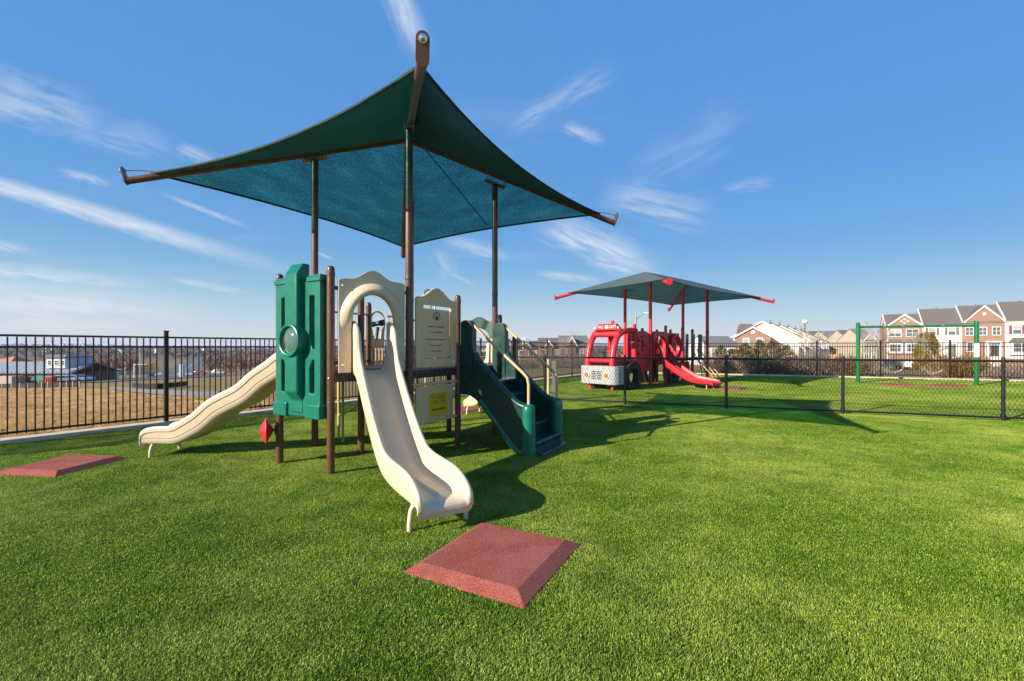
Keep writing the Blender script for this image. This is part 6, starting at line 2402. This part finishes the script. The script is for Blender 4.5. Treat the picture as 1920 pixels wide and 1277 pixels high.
board('navy blue roadside sign board in front of the crossing', 'roadside_sign', 357.5, 372, 705, 724, 98, 'navy', True, 0.4, ['navy', 'signgrey', 'navy'])
board('tall grey pylon sign beside the crossing', 'pylon_sign', 338, 345, 683, 724, 105, 'signgrey', False, 0.7)
board('low pale panel sign left of the fence post', 'panel_sign', 236, 258, 713, 724, 96, 'signgrey', True, 0.3)
x, y = at(190, 112)
P = thing('kiosk', 'white striped kiosk building beyond the dirt lot', 'building', (x, y, 0))
zk1, zk0 = zat(694, 112), zat(719, 112)
MB().box((0, 1.5, (zk1 + zk0) / 2 - 1), (3.6, 3, zk1 - zk0 + 2)).build('wall', 'siding', P)
MB().box((0, 1.4, zk1), (4.6, 4, 0.25)).build('roof', 'trim', P)
for k in range(3):
    MB().box((0, -0.04, zk1 - 0.6 - k * 0.75), (3.2, 0.06, 0.28)).build('window_band', 'glass', P)


def signal_head(P, loc, s=1.0):
    o = MB().box(loc, (0.36 * s, 0.3 * s, 1.1 * s)).build('signal_head', 'signal', P, bevel=0.03)
    for k in (-1, 0, 1):
        MB().lathe([(0.14 * s, 0), (0.15 * s, 0.12 * s), (0.12 * s, 0.02)], Vector(loc) + V(0, -0.15 * s, 0.34 * s * k), (0, -1, 0), n=10).build('visor', 'dark', o)


Zs = 138
x0, y0 = at(352, Zs)
x1, y1 = at(560, Zs + 6)
P = thing('span_wire_signals', 'four yellow traffic signals hung on a wire over the crossing', 'traffic signal', (x0, y0, 0))
zw = zat(678, Zs)
for (xx, yy) in ((x0, y0), (x1, y1)):
    MB().tube([(xx - x0, yy - y0, hz(xx, yy) - 0.3), (xx - x0, yy - y0, zat(670, Zs))], [0.2, 0.14], 8).build('mast', 'grey_metal', P, smooth=50)
wp = [V((x1 - x0) * t, (y1 - y0) * t, zw - 0.6 * 4 * t * (1 - t)) for t in np.linspace(0, 1, 14)]
MB().tube(wp, 0.045, 5).build('wire', 'dark', P)
for pp in (394, 421, 436, 446.5):
    t = (pp - 352) / (560 - 352)
    signal_head(P, ((x1 - x0) * t, (y1 - y0) * t - 0.05, zw - 0.6 * 4 * t * (1 - t) - 0.7), 1.15 if pp != 436 else 0.8)
x, y = at(252, 150)
P = thing('mast_arm_signals', 'yellow traffic signals on a pale mast arm left of the fence post', 'traffic signal', (x, y, 0))
za = zat(684, 150)
MB().tube([(0, 0, hz(x, y) - 0.3), (0, 0, za + 0.4)], 0.16, 8).build('mast', 'lamp_white', P, smooth=50)
MB().tube([(0, 0, za), (6.4, 0, za + 0.3)], [0.12, 0.07], 8).build('mast_arm', 'lamp_white', P, smooth=50)
for q in (4.6, 5.9):
    signal_head(P, (q, -0.15, za - 0.1), 1.25)
for pp, Z_, yt, nm in ((263, 140, 652, 'tall thin pale pole left of the fence post'), (235, 120, 690, 'short pale pole near the kiosk'), (200, 118, 694, 'thin light pole right of the kiosk'), (183, 116, 693, 'thin dark pole in front of the kiosk')):
    x, y = at(pp, Z_)
    g = hz(x, y)
    P = thing('utility_pole', nm, 'pole', (x, y, g))
    MB().tube([(0, 0, -0.3), (0, 0, zat(yt, Z_) - g)], [0.13, 0.09], 8).build('shaft', 'signgrey' if pp != 183 else 'dark', P, smooth=50)
    MB().box((0, 0, zat(yt, Z_) - g), (0.7, 0.15, 0.12)).build('crossbar', 'grey_metal', P)


# --- distant houses on the slopes
def far_houses():
    rng = random.Random(21)
    src = []
    for k, (wm, rm) in enumerate((('siding', 'shingle_grey'), ('siding_tan', 'shingle'), ('brick_dark', 'shingle_grey'))):
        m = MB()
        m.box((0, 0, 1.5), (10, 8, 9))
        m.prism([(-4, 6), (4, 6), (0, 9)], (0, 0, 0), (0, 1, 0), (0, 0, 1), 9.9)
        m.cur = 1
        m.prism([(-4.6, 5.7), (0, 9.2), (4.6, 5.7), (4.6, 6.1), (0, 9.7), (-4.6, 6.1)], (0, 0, 0), (0, 1, 0), (0, 0, 1), 10.8)
        m.cur = 2
        for x in (-3, 0, 3):
            for z in (1.5, 4.3):
                m.box((x, -4.02, z), (1.2, 0.1, 1.5))
        m.cur = 0
        src.append((m, [wm, rm, 'glass']))
    made = [None] * 3
    n = 0
    for i in range(120):
        pp = rng.uniform(0, 960) if i < 90 else rng.uniform(560, 1060)
        Z_ = rng.uniform(520, 1900)
        x, y = at(pp, Z_)
        k = 0 if rng.random() < 0.66 else rng.choice([1, 2])
        z = hz(x, y)
        yw = rng.uniform(0, 3.14)
        if made[k] is None:
            o = src[k][0].build('distant_house', src[k][1])
            made[k] = o
        else:
            o = made[k].copy()
            COL.objects.link(o)
        o.location = (x, y, z)
        o.rotation_euler = (0, 0, yw)
        tag(o, ['small white house far off on the wooded hills', 'small tan house far off on the wooded hills', 'small brown house far off on the wooded hills'][k], 'house', 'distant houses on the hills')


far_houses()


# --- bare woods
def woods(name, label, n, pick, hmin, hmax, mat, seed, twigs=26, wr=0.05):
    rng = random.Random(seed)
    m = MB()
    for i in range(n):
        x, y = pick(rng)
        z = hz(x, y)
        h = rng.uniform(hmin, hmax)
        w = h * 0.34
        m.tube([(x, y, z - 0.3), (x + rng.gauss(0, 0.2), y, z + h * 0.55)], [h * 0.018, h * 0.008], 3, cap=False)
        for k in range(twigs):
            a = rng.uniform(0, 2 * math.pi)
            t0 = rng.uniform(0.15, 0.6)
            r1 = w * rng.uniform(0.3, 1.0)
            p = V(x, y, z + h * t0)
            q = V(x + math.cos(a) * r1, y + math.sin(a) * r1, z + h * min(1.0, t0 + rng.uniform(0.2, 0.6)))
            s = h * wr * rng.uniform(0.5, 1.2)
            c_ = V(-math.sin(a), math.cos(a), 0) * s
            md = p.lerp(q, 0.6) + V(rng.gauss(0, s), rng.gauss(0, s), rng.gauss(0, s))
            m.add([p, md + c_ * 0.5, q, md - c_ * 0.5 + V(0, 0, s * 0.6)], [(0, 1, 2), (0, 2, 3)])
    o = m.build(name, mat)
    return tag(o, label, 'woodland', kind='stuff')


def band(p0, p1, Z0, Z1):
    def f(rng):
        return at(rng.uniform(p0, p1), rng.uniform(Z0, Z1))
    return f


woods('bare_woods', 'brown leafless wood behind the restaurant and road', 520, band(115, 255, 190, 330), 4.5, 7.5, 'twig_red', 31)
woods('bare_woods', 'reddish leafless wood beyond the hanging signals', 700, band(385, 900, 205, 330), 4.5, 7.5, 'twig_red', 32)
woods('bare_woods', 'grey leafless woodland spread over the far hills', 2600, lambda r: (lambda Z: at(r.uniform(-150, 1250), Z))(400 * (9 ** r.random())), 5, 9, 'farwood', 33, 9, 0.22)


# ------------------------------------------------------------------ winter haze over the valley
hzb = MB().box((0, 4600, 22), (17000, 10200, 84))
haze = hzb.build('haze', 'white')
haze.data.materials.clear()
hm_ = bpy.data.materials.new('valley_haze')
hm_.use_nodes = True
hm_.node_tree.nodes.clear()
ho = hm_.node_tree.nodes.new('ShaderNodeOutputMaterial')
hv = hm_.node_tree.nodes.new('ShaderNodeVolumePrincipled')
hv.inputs['Color'].default_value = (0.78, 0.86, 1.0, 1)
hv.inputs['Density'].default_value = 0.00018
hm_.node_tree.links.new(hv.outputs[0], ho.inputs['Volume'])
haze.data.materials.append(hm_)
tag(haze, kind='stuff')
